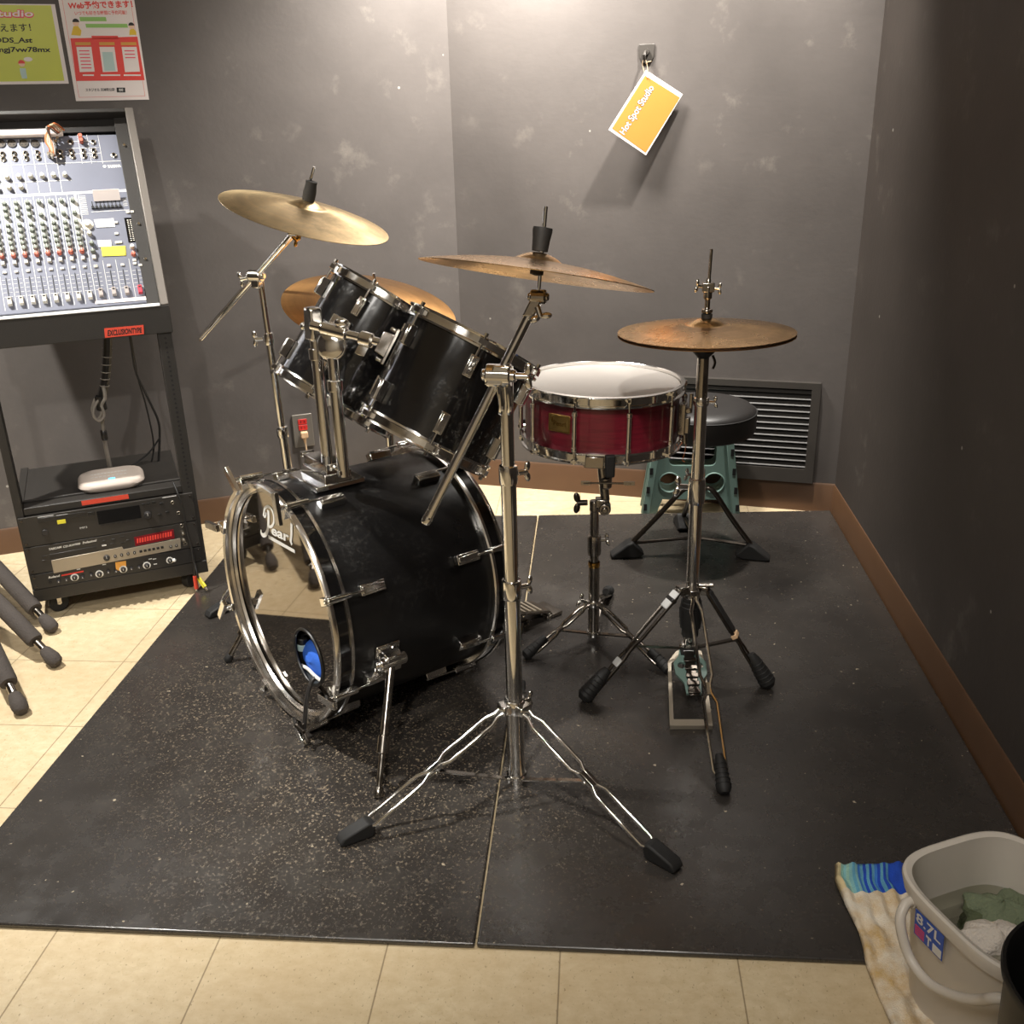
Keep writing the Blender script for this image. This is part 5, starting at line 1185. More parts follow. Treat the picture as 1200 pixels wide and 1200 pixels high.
# stand
NP = V((0, 2.392, 0)); ss = thing('snare_stand', 'chrome snare drum stand with basket arms and three splayed legs', 'snare stand', (0, 2.392, ZM))
def npz(y): return zv(NP, y)
nz = [npz(745), npz(706), npz(664), npz(640), npz(588)]
for a, b, r in ((max(ZM+.012, nz[0]), nz[1]+.005, .0155), (nz[1]-.005, nz[2]+.002, .0150), (nz[2], nz[4], .0118)): MB().cyl(sp(a, NP), sp(b, NP), r, n=22).build('tube', 'steel', ss)
mb = MB(); collar(mb, sp(nz[1], NP), Z, .0165, .010); mb.build('collar', 'chrome', ss); mb = MB(); collar(mb, sp(nz[0]+.010, NP), Z, .0155, .010); mb.build('collar', 'chrome', ss)
mb = MB(); collar(mb, sp(nz[3]+.004, NP), Z, .0148, .030); mb.build('height_clamp', 'steel', ss)
mb = MB(); mb.lathe(sp(nz[2]+.008, NP), Z, [(.0152, -.007), (.0156, -.006), (.0156, .006), (.0152, .007)], 20); mb.build('brass_band', 'brass', ss)
wing(ss, sp(nz[3]+.02, NP) + V((.018, -.006, 0)), (1, -.3, .2), .015); wing(ss, sp(nz[1]+.008, NP) + V((-.02, -.012, 0)), (-1, -.4, .5), .017)
fs_ = [G(617, 772, ZM), G(783, 789, ZM), V((.045, 2.665, ZM))]
for f in fs_:
    f = V(f); o = V((f.x-NP.x, f.y-NP.y, 0)).normalized(); a = sp(nz[1], NP) + o*.02; s = Z.cross(o)
    rod_leg(ss, a, f, s, .009, .0045, 'steel', .060, .015, .46, foot_style='round'); mid = a.lerp(f, .45)
    mb = MB(); mb.bar(mid - Z*.004, sp(nz[0]+.012, NP) + o*.014, .014, .004, s); mb.build('brace', 'steel', ss, .0006)
hz_ = sp(nz[4]+.004, NP) + V((.012, 0, 0))
mb = MB(); mb.cyl(hz_ - Z*.03 - V((.012, 0, 0)), hz_ - V((.012, 0, 0)), .013, n=18); mb.obox(hz_ + V((.008, -.004, -.004)), (1, 0, 0), (0, 1, 0), Z, .018, .014, .012); tilter(mb, hz_ + V((.014, -.020, -.012)), V((0, 1, 0)), .016); tb_ = sp(SB.z-.04, NP) + V((.014, -.004, 0)); mb.cyl(hz_ + V((.016, -.004, 0)), tb_, .0118, n=18); mb.lathe(hz_ + V((.016, -.004, .052)), Z, [(.012, -.016), (.0165, -.014), (.0165, .014), (.012, .016)], 18); mb.build('tilt_clamp', 'steel', ss, .003)
wing(ss, hz_ + V((-.030, -.006, -.004)), (-1, -.1, 0), .024, 'darksteel')
mb = MB(); mb.tube([hz_ + V((-.04, -.02, .055)), hz_ + V((.08, -.03, .058))], .0026, 8); mb.obox(hz_ + V((-.035, -.02, .055)), (1, 0, 0), (0, 1, 0), Z, .012, .002, .005); mb.obox(hz_ + V((.075, -.03, .058)), (1, 0, 0), (0, 1, 0), Z, .014, .002, .005); mb.build('basket_wing', 'steel', ss)
for dg in (6, 126, 246):
    u = SU(dg); st_ = tb_ - Z*.005; e_ = SB + u*(R_+.022) - NS*.004
    mb = MB(); mb.tube(bez([st_, st_ + u*.05 + Z*.002, SB + u*.14 - NS*.022, e_ - NS*.010], 6), .0055, 8); arm = mb.build('basket_arm', 'steel', ss)
    mb = MB(); t_ = NS.cross(u); mb.obox(e_ + NS*.006, t_, u, NS, .0115, .0075, .027); mb.build('rubber_grip', 'rubber', arm, .004)
# ================================================================== HI-HAT STAND
hs = thing('hi_hat_stand', 'chrome hi-hat stand with long rod, pedal frame and three mixed legs', 'hi-hat stand', (HP.x, HP.y, ZM))
hzs = {y: zv(HP, y) for y in (775, 730, 695, 575, 470, 418)}
for a, b, r, m in ((ZM+.028, hzs[575]+.01, .0155, 'chrome'), (hzs[575]-.005, hzs[470], .0145, 'chrome'), (hzs[470], hzs[418]+.012, .0135, 'steel')): MB().cyl(sp(a, HP), sp(b, HP), r, n=22).build('tube', m, hs)
MB().cyl(sp(hzs[418], HP), V((hc.x+.003, hc.y, 1.072)), .0035, n=12).build('pull_rod', 'steel', hs)
mb = MB(); collar(mb, sp(hzs[575], HP), Z, .0165, .034); mb.build('collar', 'chrome', hs); mb = MB(); collar(mb, sp(hzs[470], HP), Z, .0150, .010); mb.build('collar', 'chrome', hs); mb = MB(); collar(mb, sp(hzs[695], HP), Z, .0175, .016); mb.build('collar', 'chrome', hs)
mb = MB(); mb.lathe(sp(hzs[418]+.012, HP), Z, [(.012, -.02), (.014, -.012), (.024, -.002), (.028, .004), (.028, .010), (.016, .012)], 22); mb.build('cymbal_seat', 'plastic', hs)
mb = MB(); mb.tube(bez([sp(hzs[418]+.004, HP) + V((.020, -.006, 0)), sp(hzs[418]-.012, HP) + V((.026, -.006, 0)), sp(hzs[418]-.026, HP) + V((.022, -.006, 0))], 4), .003, 7); mb.build('tilt_screw', 'darksteel', hs)
wing(hs, sp(hzs[575]+.012, HP) + V((-.022, -.006, 0)), (-1, -.2, .1), .022); wing(hs, sp(hzs[470], HP) + V((.018, -.01, 0)), (1, -.3, .1), .012)
ck = V((hc.x, hc.y, hc.z))
mb = MB(); mb.lathe(ck + Z*.031, Z, [(.004, 0), (.012, .0), (.012, .009), (.004, .010)], 18); fw_ = mb.build('felt_washer', 'rubber', hs)
mb = MB(); mb.lathe(ck + Z*.042, Z, [(.004, 0), (.0125, .001), (.0125, .008), (.006, .010), (.006, .030), (.0095, .032), (.0095, .058), (.0055, .060), (.0055, .072), (.004, .074)], 18); mb.obox(ck + Z*.098, (1, 0, 0), (0, 1, 0), Z, .013, .009, .010); mb.build('clutch', 'steel', hs, .0015)
wing(hs, ck + V((-.012, -.004, .100)), (-1, -.3, .2), .012); wing(hs, ck + V((.012, -.004, .096)), (1, -.3, 0), .011)
mb = MB(); mb.lathe(sp(hzs[730]+.01, HP) + V((0, 0, .018)), Z, [(.015, -.062), (.021, -.060), (.021, -.040), (.0255, -.038), (.0275, -.02), (.0275, .022), (.0255, .024), (.0255, .034), (.022, .036), (.022, .046), (.016, .048)], 24)
for k in range(10): a = 2*PI*k/10; mb.obox(sp(hzs[730]+.03, HP) + V((math.cos(a)*.027, math.sin(a)*.027, 0)), (-math.sin(a), math.cos(a), 0), (math.cos(a), math.sin(a), 0), Z, .003, .0015, .014)
mb.build('spring_housing', 'rubber', hs)
ff, fr_, fl_ = G(848, 930, ZM), G(899, 806, ZM), G(686, 822, ZM); az_ = hzs[695]
# long twin-rod leg towards the room
o = V((ff.x-HP.x, ff.y-HP.y, 0)).normalized(); s = Z.cross(o); a = sp(az_+.012, HP) + o*.030
dd = ff-a; mb = MB()
for k in (-1, 1): mb.tube([a + dd*t + s*(w*k) for t, w in ((0, .004), (.04, .005), (.10, .013), (.44, .014), (.49, .006), (.53, .006), (.58, .016), (.90, .014), (.95, .004))], .0042, 8)
mb.bar(a + dd*.48, a + dd*.54, .014, .006, s); lg = mb.build('leg', 'chrome', hs)
mb = MB(); dn = dd.normalized(); tip = ff + Z*.014; mb.tube([tip - dn*.075, tip - dn*.06, tip - dn*.03, tip, tip + dn*.012], [.0085, .012, .014, .0165, .010], 14)
for i in range(5): mb.ring(tip - dn*(.008+.011*i), dn, .0160-.0008*i, .0015, 14, 5)
mb.build('rubber_foot', 'rubber', lg)
# two flat strapped legs
for f, m, nm in ((fr_, 'darksteel', 'right'), (fl_, 'darksteel', 'left')):
    o = V((f.x-HP.x, f.y-HP.y, 0)).normalized(); s = Z.cross(o); a = sp(az_+.016, HP) + o*.036; d = f-a
    mb = MB()
    for k in (-1, 1): mb.tube([a + d*t + s*w*k for t, w in ((0, .008), (.05, .011), (.42, .011), (.48, .006), (.55, .006), (.6, .010), (.9, .009), (.95, .004))], .0046, 8)
    mb.bar(a + d*.46, a + d*.56, .014, .007, s); lg = mb.build('leg', m, hs)
    mb = MB(); dn = d.normalized(); tip = f + Z*.016; mb.tube([tip - dn*.085, tip - dn*.07, tip - dn*.035, tip, tip + dn*.012], [.010, .015, .019, .021, .012], 16)
    for i in range(5): mb.ring(tip - dn*(.010+.012*i), dn, .0205-.0010*i, .0016, 16, 5)
    mb.build('rubber_foot', 'rubber', lg)
    mb = MB()
    for t0, t1 in ((.02, .16),) if nm == 'left' else ((.03, .42),): mb.bar(a + d*t0, a + d*t1, .027, .013, s)
    mb.build('leg_sleeve', 'printgrey' if nm == 'left' else 'rubber', lg, .003)
    mb = MB(); t0 = (.07, .10) if nm == 'left' else (.44, .48); mb.bar(a + d*t0[0], a + d*t0[1], .029, .015, s)
    mb.build('tape_band', 'tape' if nm == 'left' else 'beige', lg, .002)
    mb = MB(); t0 = (.62, .68) if nm == 'left' else (.885, .915); mb.bar(a + d*t0[0], a + d*t0[1], .024, .012, s); mb.build('pale_tape', 'printgrey', lg, .002)
    mb = MB(); mb.bar(a.lerp(f, .5), sp(ZM+.085, HP) + o*.015, .013 if nm == 'right' else .005, .005, s); mb.build('brace', 'darksteel' if nm == 'right' else 'steel', hs)
for f in (fr_, fl_, ff):
    o = V((f.x-HP.x, f.y-HP.y, 0)).normalized()
    MB().obox(sp(az_+.014, HP) + o*.026, Z.cross(o), Z, o, .012, .011, .014).build('leg_bracket', 'steel', hs, .002)
    MB().obox(sp(ZM+.085, HP) + o*.016, Z.cross(o), Z, o, .009, .010, .008).build('brace_bracket', 'steel', hs, .002)
MB().cyl(sp(az_+.014, HP) + V((.014, -.01, .012)), sp(az_+.014, HP) + V((.05, -.012, .014)), .0055, n=10).build('clamp_bolt', 'steel', hs, .001)
mb = MB(); mb.lathe(sp(ZM+.085, HP), Z, [(.0155, -.012), (.020, -.010), (.020, .010), (.0155, .012)], 20); mb.lathe(sp(ZM+.120, HP), Z, [(.0155, -.005), (.0205, -.003), (.0205, .003), (.0155, .005)], 20); mb.build('lower_collar', 'chrome', hs)
# pedal frame on the floor
h0, h1 = G(785, 855, ZM), G(835, 855, ZM); hx_ = (h1-h0).normalized(); hy_ = Z.cross(hx_); hm = (h0+h1)/2
back = (sp(ZM, HP)-hm).dot(hy_) + .005; cxo = (sp(ZM, HP)-hm).dot(hx_)
hw = (h1-h0).length/2
PPl = Pln(hm + Z*.001, hx_, hy_ + Z*.24)
mb = MB(); outer = [(-hw, 0), (hw, 0), (hw, .012)] + [(hw-.004+cxo*.5, back-.03), (hw-.018+cxo, back+.008), (hw-.03+cxo, back+.014), (-hw+.03+cxo, back+.014), (-hw+.018+cxo, back+.008), (-hw+.004+cxo*.5, back-.03), (-hw, .012)]
inner = [(-hw+.010, .020), (hw-.010, .020), (hw-.012+cxo*.5, back-.035), (hw-.024+cxo, back-.012), (-hw+.024+cxo, back-.012), (-hw+.012+cxo*.5, back-.035)]
mb.sheet(PPl, outer, [inner], 0, .012); mb.build('pedal_frame', 'silver', hs, .002)
fo = V((0, .42, .91)); PF = Pln(hm + hy_*(back*.42) + hx_*cxo*.7 + Z*.048, hx_, hy_*.91 + Z*.33)
mb = MB(); fl2 = back*.48
mb.sheet(PF, [(-.018, -.02), (.018, -.02), (.020, .012), (.038, .04), (.040, .075), (.026, fl2-.02), (.022, fl2), (-.022, fl2), (-.026, fl2-.02), (-.040, .075), (-.038, .04), (-.020, .012)], [circle2(-.021, .066, .010, 12), circle2(.021, .066, .010, 12)], 0, .006); mb.build('footboard', 'stool', hs, .001)
mb = MB(); mb.pbox(PF, -.012, .012, -.028, fl2-.008, .0062, .011)
for k in range(5): mb.pbox(PF, -.015, .015, -.024+k*.024, -.012+k*.024, .011, .015)
mb.build('chain', 'darksteel', hs, .001)
mb = MB(); mb.pbox(PF, -.020, .020, fl2-.018, fl2+.002, .0063, .010); pt = mb.build('badge', 'plastic', hs)
mb = MB(); mb.pbox(PF, -.012, .012, fl2-.011, fl2-.007, .0102, .0106); mb.build('badge_mark', 'printw', pt)
# ================================================================== THRONE
TP = V((.325, 2.97, 0)); th = thing('drum_throne', 'round black padded drum throne behind the hi-hat', 'stool', (TP.x, TP.y, ZM))
tz = zv(TP, 472)
mb = MB(); mb.lathe(sp(tz, TP), Z, [(0, .004), (.06, .003), (.12, -.001), (.150, -.007), (.163, -.018), (.167, -.030), (.167, -.072), (.162, -.086), (.150, -.092), (0, -.094)], 64); mb.build('seat', 'vinyl', th)
mb = MB(); mb.ring(sp(tz-.022, TP), Z, .1665, .0022, 64, 6); mb.build('seam', 'rubber', th)
mb = MB(); mb.lathe(sp(tz-.096, TP), Z, [(0, 0), (.06, 0), (.06, -.004), (.02, -.012), (.02, -.04), (0, -.04)], 24); mb.build('seat_bracket', 'steel', th)
for a, b, r in ((ZM+.05, .30, .0165), (.28, tz-.11, .0135)): MB().cyl(sp(a, TP), sp(b, TP), r, n=20).build('tube', 'steel', th)
mb = MB(); collar(mb, sp(.285, TP), Z, .0175, .018); mb.build('collar', 'chrome', th); mb = MB(); collar(mb, sp(.235, TP), Z, .0165, .012); mb.build('collar', 'chrome', th)
for f in (G(724, 652, ZM), G(893, 655, ZM), V((.30, 3.22, ZM))):
    f = V(f); o = V((f.x-TP.x, f.y-TP.y, 0)).normalized(); s = Z.cross(o); a = sp(.235, TP) + o*.018; d = f-a
    mb = MB(); mb.tube(bez([a, a + o*.030 - Z*.004, a + d*.5 + Z*.012, a + d*.93], 6), .0085, 10); lg = mb.build('leg', 'darksteel', th)
    P_ = Pln(f, o, Z); poly = [(-.085, .012), (-.060, .001), (.018, .001), (.026, .008), (-.028, .050), (-.046, .056)]; k = len(poly)
    mb = MB(); mb.add([P_.p(x, y, -.024) for x, y in poly] + [P_.p(x, y, .024) for x, y in poly], [tuple(range(k-1, -1, -1)), tuple(range(k, 2*k))] + [(i, (i+1) % k, k+(i+1) % k, k+i) for i in range(k)]); mb.build('rubber_foot', 'rubber', lg, .006)
    mb = MB(); mb.tube([a + d*.80 - Z*.0, sp(ZM+.055, TP) + o*.014], .0055, 8); mb.build('brace', 'darksteel', th)
mb = MB(); mb.lathe(sp(ZM+.055, TP), Z, [(.0165, -.012), (.021, -.01), (.021, .01), (.0165, .012)], 18); mb.build('lower_collar', 'steel', th)
wing(th, sp(.285, TP) + V((-.02, -.012, 0)), (-1, -.4, .2), .018)
# ================================================================== GREEN STEP STOOL folded by the wall
s0, s1 = G(751, 601, 0), G(867, 602, 0); ux = (s1-s0).normalized(); uy = Z.cross(ux); sm_ = (s0+s1)/2; sw = (s1-s0).length/2; hh = .335
stl = thing('step_stool', 'green plastic folding step stool with round holes standing by the back wall', 'step stool', sm_ + uy*.03)
SPn = Pln(sm_ + Z*.001, ux, Z + uy*.03)
def sq(x, y): return SPn.inv(x, y)
outer = [(-sw, 0), (-sw+.055, 0), (-sw+.075, .055), (sw-.075, .055), (sw-.055, 0), (sw, 0), (sw-.045, hh), (-sw+.045, hh)]
slot = rrect(-.082, .082, hh-.155, hh-.075, .018); hl = []
for x in (-.078, .078): hl.append(circle2(x, .118, .034, 26))
mb = MB(); mb.sheet(SPn, outer, [slot]+hl, -.006, .008); mb.build('front_panel', 'stool', stl, .0025)
mb = MB()
for x in (-.078, .078): mb.lathe(SPn.p(x, .118, .008), SPn.n, [(.034, 0), (.034, .004), (.038, .004), (.039, 0)], 26)
for s in (-1, 1):
    a = [(s*(sw-.004), .004), (s*(sw-.030), .004), (s*(sw-.070), hh-.01), (s*(sw-.047), hh-.01)]
    mb.prism(SPn, a if s < 0 else a[::-1], .007, .026)
mb.build('rib', 'stool', stl, .003)
mb = MB()
for s in (-1, 1):
    for y in (.030, .095, .165, .235): x = s*(sw-.010-.045*y/hh); mb.obox(SPn.p(x, y, .0265), SPn.ax, SPn.ay, SPn.n, .006, .012, .0015)
mb.build('notch', 'hole', stl)
S2 = Pln(sm_ + uy*.075 + Z*.001, ux, Z - uy*.06)
mb = MB(); mb.sheet(S2, outer, [slot]+hl, -.008, .006); mb.build('rear_panel', 'stool', stl, .0025)
mb = MB(); mb.obox(sm_ + uy*.034 + Z*(hh+.006), ux, uy, Z, sw-.045, .042, .010); mb.build('top_step', 'stool', stl, .006)
# ================================================================== KICK PEDAL behind the bass drum
bb = BC + bn*BL; kp = thing('kick_pedal', 'bass drum kick pedal with ribbed foot plate behind the front cymbal stand', 'pedal', V((bb.x + bn.x*.06, bb.y + bn.y*.06, ZM)))
kx = b1; ky = V((bn.x, bn.y, 0)).normalized(); k0 = V((bb.x, bb.y, ZM+.001))
kc = k0 + ky*.055
def kpos(a, s, z): return k0 + ky*a + kx*s + Z*z
mb = MB(); mb.obox(kpos(.055, 0, .006), kx, ky, Z, .075, .030, .006); mb.obox(kpos(.17, 0, .004), kx, ky, Z, .010, .10, .003); mb.build('base_plate', 'darksteel', kp, .001)
mb = MB()
for s in (-.06, .06): mb.cyl(kpos(.055, s, .01), kpos(.055, s, .235), .009, n=14); mb.obox(kpos(.055, s, .235), kx, ky, Z, .011, .011, .016)
mb.cyl(kpos(.055, -.075, .235), kpos(.055, .085, .235), .0065, n=12); mb.build('post', 'steel', kp, .0015)
mb = MB(); mb.obox(kpos(.055, .094, .232), kx, ky, Z, .016, .020, .018); mb.build('cam', 'chrome', kp, .005)
mb = MB(); mb.obox(kpos(.055, .086, .195), kx, ky, Z, .014, .016, .030); mb.build('spring_cover', 'plastic', kp, .008)
mb = MB(); mb.tube(bez([kpos(.055, .0, .235), kpos(.075, .0, .30), kpos(.10, .0, .34)], 4), .004, 8); mb.lathe(kpos(.10, 0, .355), ky, [(0, -.03), (.022, -.028), (.025, -.01), (.025, .02), (0, .024)], 20); mb.build('beater', 'rubber', kp)
fpa, fpb = kpos(.075, 0, .085), kpos(.33, 0, .022); fd_ = (fpb-fpa).normalized(); fn = kx.cross(fd_); fn = fn if fn.z > 0 else -fn
mb = MB(); mb.obox((fpa+fpb)/2, kx, fd_, fn, .042, (fpb-fpa).length/2, .004)
mb.build('foot_plate', 'steel', kp, .003)
mb = MB()
for k in range(11): mb.obox(fpa.lerp(fpb, .12+.075*k) + fn*.0055, kx, fd_, fn, .036, .004, .0016)
mb.build('tread_rib', 'silver', kp)
mb = MB(); mb.tube(bez([kpos(.075, 0, .09), kpos(.07, 0, .16), kpos(.062, 0, .235)], 4), .004, 6); mb.build('chain', 'darksteel', kp)
mb = MB(); mb.cyl(kpos(.33, -.04, .012), kpos(.33, .04, .012), .008, n=12); mb.obox(kpos(.345, 0, .006), kx, ky, Z, .042, .028, .005); mb.build('heel_plate', 'steel', kp, .002)
# ================================================================== PADDED STAND at the left edge
ps = thing('padded_stand', 'folding stand with grey foam padded legs and rubber tips at the left edge', 'stand', G(-60, 735, 0))
LG = [((62, 742), (-62, 604), .25), ((66, 782), (-62, 646), .25), ((26, 838), (-62, 648), .27)]
hubs = []
for (fx_, fy_), (sx_, sy_), zz in LG:
    f = G(fx_, fy_, .0)
    f = V((f.x, f.y, .021)); a = G(sx_, sy_, zz); a = V((a.x, a.y, zz)); hubs.append(a); d = (f-a).normalized(); L_ = (f-a).length
    mb = MB(); mb.cyl(a, f - d*.02, .0105, n=16); lg = mb.build('leg', 'steel', ps)
    mb = MB(); e_ = f - d*.082; rs = [.0195, .0225, .0225, .0225, .0225, .0205]; mb.tube([a, a.lerp(e_, .05), a.lerp(e_, .4), a.lerp(e_, .75), a.lerp(e_, .985), e_], rs, 18); mb.build('foam_sleeve', 'foam', lg)
    mb = MB(); mb.tube([f - d*.046, f - d*.040, f - d*.012, f + d*.006, f + d*.014], [.0125, .0155, .0205, .0185, .011], 16); mb.build('rubber_foot', 'foam', lg)
hubc = sum(hubs, V((0, 0, 0)))/3 + V((-.10, .10, .16))
mb = MB()
for a in hubs: mb.cyl(a, hubc, .0125, n=14)
mb.ball(hubc, .03, 14); mb.cyl(hubc, hubc + Z*.35, .014, n=16); mb.build('hub', 'rack', ps)
# ================================================================== BUCKET, CLOTHS, TOWEL, BIN
BZ = .240; e1_ = V((.41, -.91, 0)).normalized(); e2_ = V((.91, .41, 0)).normalized()
BKC = V((.630, 1.220, 0)); 
bk = thing('bucket', 'grey plastic bucket with bail handle and blue label, water inside, by the right wall', 'bucket', BKC)
def ring_pts(z, hx_, hy_, n=64, pw=3.6):
    out = []
    for i in range(n):
        t = 2*PI*i/n; c, s = math.cos(t), math.sin(t)
        out.append(BKC + e1_*(hx_*math.copysign(abs(c)**(2/pw), c)) + e2_*(hy_*math.copysign(abs(s)**(2/pw), s)) + Z*z)
    return out
def loft(mb, lv, n=64, cap0=False, cap1=False, mi=0):
    o = []; vs = []
    for z, a, b in lv: vs += ring_pts(z, a, b, n)
    fs = [(q*n+i, q*n+(i+1) % n, (q+1)*n+(i+1) % n, (q+1)*n+i) for q in range(len(lv)-1) for i in range(n)]
    if cap0: fs.append(tuple(range(n-1, -1, -1)))
    if cap1: fs.append(tuple(range((len(lv)-1)*n, len(lv)*n)))
    return mb.add(vs, fs, mi)
HX, HY = .136, .128
mb = MB(); loft(mb, [(.002, .098, .092), (.004, .104, .098), (.05, .108, .102), (.20, .122, .115), (BZ-.028, .126, .119), (BZ-.026, .132, .125), (BZ-.006, HX+.001, HY+.001), (BZ-.001, HX, HY), (BZ+.001, HX-.004, HY-.004), (BZ-.002, .124, .117), (BZ-.02, .1215, .1145), (.20, .118, .111), (.05, .104, .098), (.008, .100, .094)], cap0=True, cap1=True)
mb.build('body', 'bucket', bk, ang=30)
mb = MB(); wl_ = .150; loft(mb, [(wl_-.03, .1135, .1065), (wl_, .1160, .1090)], cap0=True, cap1=True); mb.build('water', 'water', bk)
# label on the left wall
lfc = BKC - e2_*(.1185); LBP = Pln(lfc + Z*.16, e1_, Z - e2_*.085)
def lb(px, py): return LBP.inv(px, py, .0)
mb = MB(); lx, ly = lb(1090, 1094); l_, r_, t_, b_ = lx-.030, lx+.030, ly+.024, ly-.026
def lbl(x): return -.0000
mb.prism(LBP, [(l_, b_), (r_, b_), (r_, t_), (l_, t_)], .0022, .0030); lab = mb.build('label', 'bluelabel', bk)
mb = MB(); mb.text(LBP, '8.7L', l_+.003, ly+.002, .052, .019, .0033, .02); mb.text(LBP, 'T', lx-.004, b_+.003, .011, .019, .0036, .05); mb.prism(LBP, [(lx+.010, b_+.002), (r_-.002, b_+.002), (r_-.002, b_+.018), (lx+.010, b_+.018)], .0031, .0034); mb.build('lettering', 'printw', lab)
mb = MB()
for k in range(5): mb.prism(LBP, [(l_+.002, b_+.003+k*.004), (lx-.008, b_+.003+k*.004), (lx-.008, b_+.005+k*.004), (l_+.002, b_+.005+k*.004)], .0031, .0034)
mb.build('small_print', 'pink', lab)
# bail handle hanging over the left side
hp_ = []
hpl = BKC - e2_*(HY+.022)
for x, y in ((1066, 1036), (1057, 1056), (1055, 1082), (1066, 1122), (1089, 1152), (1122, 1168), (1150, 1172), (1172, 1170), (1196, 1158), (1206, 1140)): hp_.append(PL(x, y, hpl, e2_))
pv0 = BKC - e1_*(HX+.004) + Z*(BZ-.045) - e2_*(.03); pv1 = BKC + e1_*(HX+.004) + Z*(BZ-.045) - e2_*(.03)
full = [PL(1070, 1056, BKC - e2_*(HY-.010), e2_), PL(1061, 1060, BKC - e2_*(HY+.006), e2_)] + hp_[2:8]
full += [pv1.lerp(full[-1], .45) + e1_*.016, pv1 + e1_*.012]
pv0 = full[0]
mb = MB(); mb.tube(bez(full, 6), .0078, 10); mb.build('handle', 'bucket', bk)
for p_, s_ in ((pv0, -1), (pv1, 1)): MB().cyl(p_ - (e2_ if s_ < 0 else -e1_)*.004, p_ + (e2_ if s_ < 0 else -e1_)*.016, .010, n=12).build('handle_pivot', 'bucket', bk)
def cloth(name, label, m, c, rx, ry, rz, seed, amp, cat='cloth', n=40, k=26, folds=5):
    random.seed(seed); ph = [random.random()*6.28 for _ in range(8)]; vs = []
    for i in range(k+1):
        t = PI*i/k
        for j in range(n):
            p = 2*PI*j/n; s = 1 + amp*(math.sin(folds*p+ph[0]+3*t) * .6 + .5*math.sin(3*t+ph[1])*math.sin(4*p+ph[2]) + .35*math.sin(9*p+ph[3]+5*t))
            vs.append(V((c[0] + rx*math.sin(t)*math.cos(p)*s, c[1] + ry*math.sin(t)*math.sin(p)*s, c[2] + rz*math.cos(t)*(s*.7+.3))))
    o = MB().add(vs, [(i*n+j, (i+1)*n+j, (i+1)*n+(j+1) % n, i*n+(j+1) % n) for i in range(k) for j in range(n)]).build(name, m, None, ang=70)
    return tag(o, label, cat)
wc = G(1164, 1102, .15); gc = G(1174, 1068, .145); cloth('wet_cloth', 'wet white terry cloth lying in the bucket, nearest its front rim', 'wclotht', (wc.x, wc.y, .142), .058, .034, .036, 4, .13)
cloth('wet_cloth', 'sage green cloth soaking in the water of the grey bucket', 'gclotht', (gc.x, gc.y, .134), .058, .046, .034, 9, .2, folds=3)
# towel
nr, nc = 44, 26
Lp = [(978, 1016), (978, 1036), (992, 1068), (1006, 1096), (1014, 1128), (1028, 1160), (1044, 1196), (1056, 1226)]
Rp = [(1062, 1014), (1064, 1040), (1078, 1070), (1090, 1096), (1106, 1128), (1120, 1160), (1140, 1196), (1160, 1226)]
def along(P_, t):
    f = t*(len(P_)-1); i = min(int(f), len(P_)-2); q = f-i; return (P_[i][0]+(P_[i+1][0]-P_[i][0])*q, P_[i][1]+(P_[i+1][1]-P_[i][1])*q)
random.seed(8); vs = []; fs = []; ms = []
def th_(x, y): return 0.0
for i in range(nr+1):
    for j in range(nc+1):
        a = along(Lp, i/nr); b = along(Rp, i/nr); q = j/nc; px = a[0]+(b[0]-a[0])*q; py = a[1]+(b[1]-a[1])*q
        g = G(px, py, .012); on = 1/(1+math.exp(-(g.y-1.300)/.012)); base_z = .004 + (ZM+.001)*on
        z = base_z + .0045*(1+math.sin(j*1.15+.7*math.sin(i*.5))) * (.35 + .65*math.exp(-((i-6)/9)**2)) + .003*(1+math.sin(i*.9+j*.35)) + .002*(1+math.sin(i*.37-j*.8))
        if i == 0 or j == 0: z = base_z + .002
        vs.append(V((g.x, g.y, z)))
seqs = ['tw0', 'tw0', 'tw5', 'tw1', 'tw5', 'tw1', 'tw2', 'tw1', 'tw3', 'tw2', 'tw4', 'tw2', 'tw4', 'tw2', 'tw3', 'tw4', 'tw2', 'tw4', 'tw2', 'tw4', 'tw4', 'tw4', 'tw4', 'tw4', 'tw4', 'tw4']
mats = ['towel', 'tw0', 'tw1', 'tw2', 'tw3', 'tw4', 'tw5']
for i in range(nr):
    for j in range(nc):
        fs.append((i*(nc+1)+j, (i+1)*(nc+1)+j, (i+1)*(nc+1)+j+1, i*(nc+1)+j+1)); ms.append(mats.index(seqs[j]) if i < 9 else 0)
mb = MB(); mb.add(vs, fs); mb.m = ms
tw = mb.build('towel', mats, None, ang=80); tag(tw, 'stained cream towel with blue striped end lying half on the board under the bucket', 'towel')
sd = tw.modifiers.new('thickness', 'SOLIDIFY'); sd.thickness = .003; sd.offset = -1
# black bin
bc_ = V((.588, .885, 0)); bn_ = thing('waste_bin', 'round black waste bin cut off by the right lower corner of the photo', 'bin', bc_)
mb = MB(); rz = .42; mb.lathe(bc_, Z, [(0, .001), (.084, .001), (.088, .006), (.108, rz-.03), (.109, rz-.012), (.1145, rz-.010), (.1155, rz-.002), (.114, rz+.002), (.110, rz+.002), (.1065, rz-.006), (.104, rz-.03), (.084, .008), (0, .008)], 64); mb.build('body', 'plastic', bn_, ang=40)
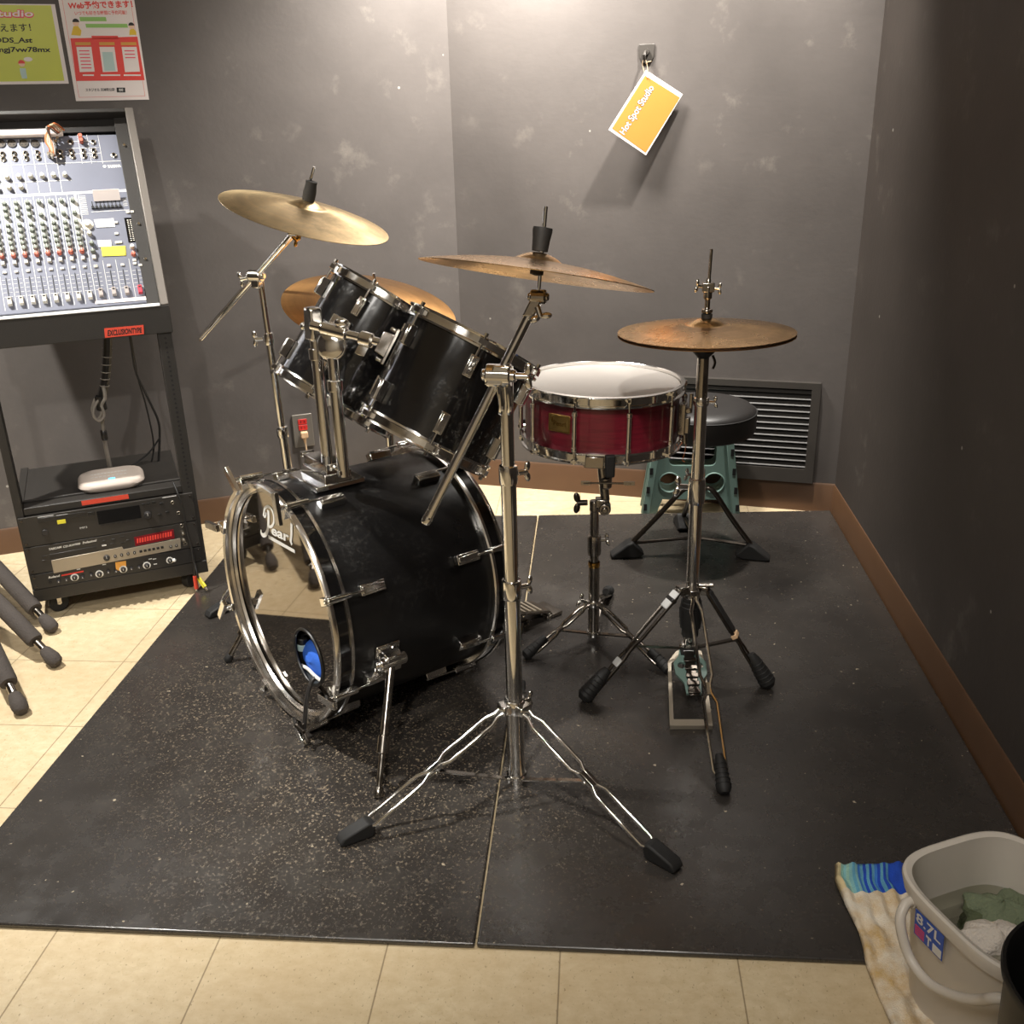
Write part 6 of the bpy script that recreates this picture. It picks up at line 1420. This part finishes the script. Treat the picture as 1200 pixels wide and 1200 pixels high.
# ================================================================== CAMERA, LAMPS
cam = bpy.data.cameras.new('camera'); cam.sensor_width = 36; cam.sensor_height = 36; cam.lens = 36*F/1200; cam.clip_start = .02
co = bpy.data.objects.new('camera', cam); COL.objects.link(co); SC.camera = co
co.matrix_world = Matrix((( CR.x, CU.x, -CF.x, CP.x), (CR.y, CU.y, -CF.y, CP.y), (CR.z, CU.z, -CF.z, CP.z), (0, 0, 0, 1)))
def spot(name, loc, to, power, size=95, blend=.5, rad=.035, col=(1, .95, .88)):
    l = bpy.data.lights.new(name, 'SPOT'); l.energy = power; l.spot_size = math.radians(size); l.spot_blend = blend; l.shadow_soft_size = rad; l.color = col
    o = bpy.data.objects.new(name, l); COL.objects.link(o); o.location = loc; d = V(to)-V(loc); o.rotation_euler = d.to_track_quat('-Z', 'Y').to_euler(); return o
spot('ceiling_spot', (-.02, 1.05, 2.5), (-.20, 2.45, 0), 78, 72, .7)
spot('ceiling_spot', (-.35, -.45, 2.45), (-.95, 2.6, .8), 125, 60, .7)
spot('ceiling_spot', (.46, 2.99, 2.42), (.24, 3.46, 1.0), 230, 90, .8)
spot('ceiling_spot', (-.30, 3.19, 2.22), (-.40, 3.60, 1.25), 270, 122, .9, .15)
spot('ceiling_spot', (-1.90, 2.0, 2.5), (-1.45, 2.35, .3), 390, 72, .6, .035, (1, .97, .91))
ar = bpy.data.lights.new('fill_area_lamp', 'AREA'); ar.shape = 'RECTANGLE'; ar.size = 1.2; ar.size_y = .6; ar.energy = 34; ar.color = (1, .96, .9)  # added soft fill lamp behind the camera, not a known ceiling fixture
ao = bpy.data.objects.new('fill_area_lamp', ar); COL.objects.link(ao); ao.location = (-.5, -.35, 2.52)
w = bpy.data.worlds.new('world'); SC.world = w; w.use_nodes = True; w.node_tree.nodes['Background'].inputs[0].default_value = (.02, .02, .02, 1)
vs_ = SC.view_settings; vs_.view_transform = 'Standard'; vs_.look = 'None'; vs_.gamma = 1; vs_.exposure = 0.0; vs_.use_curve_mapping = False
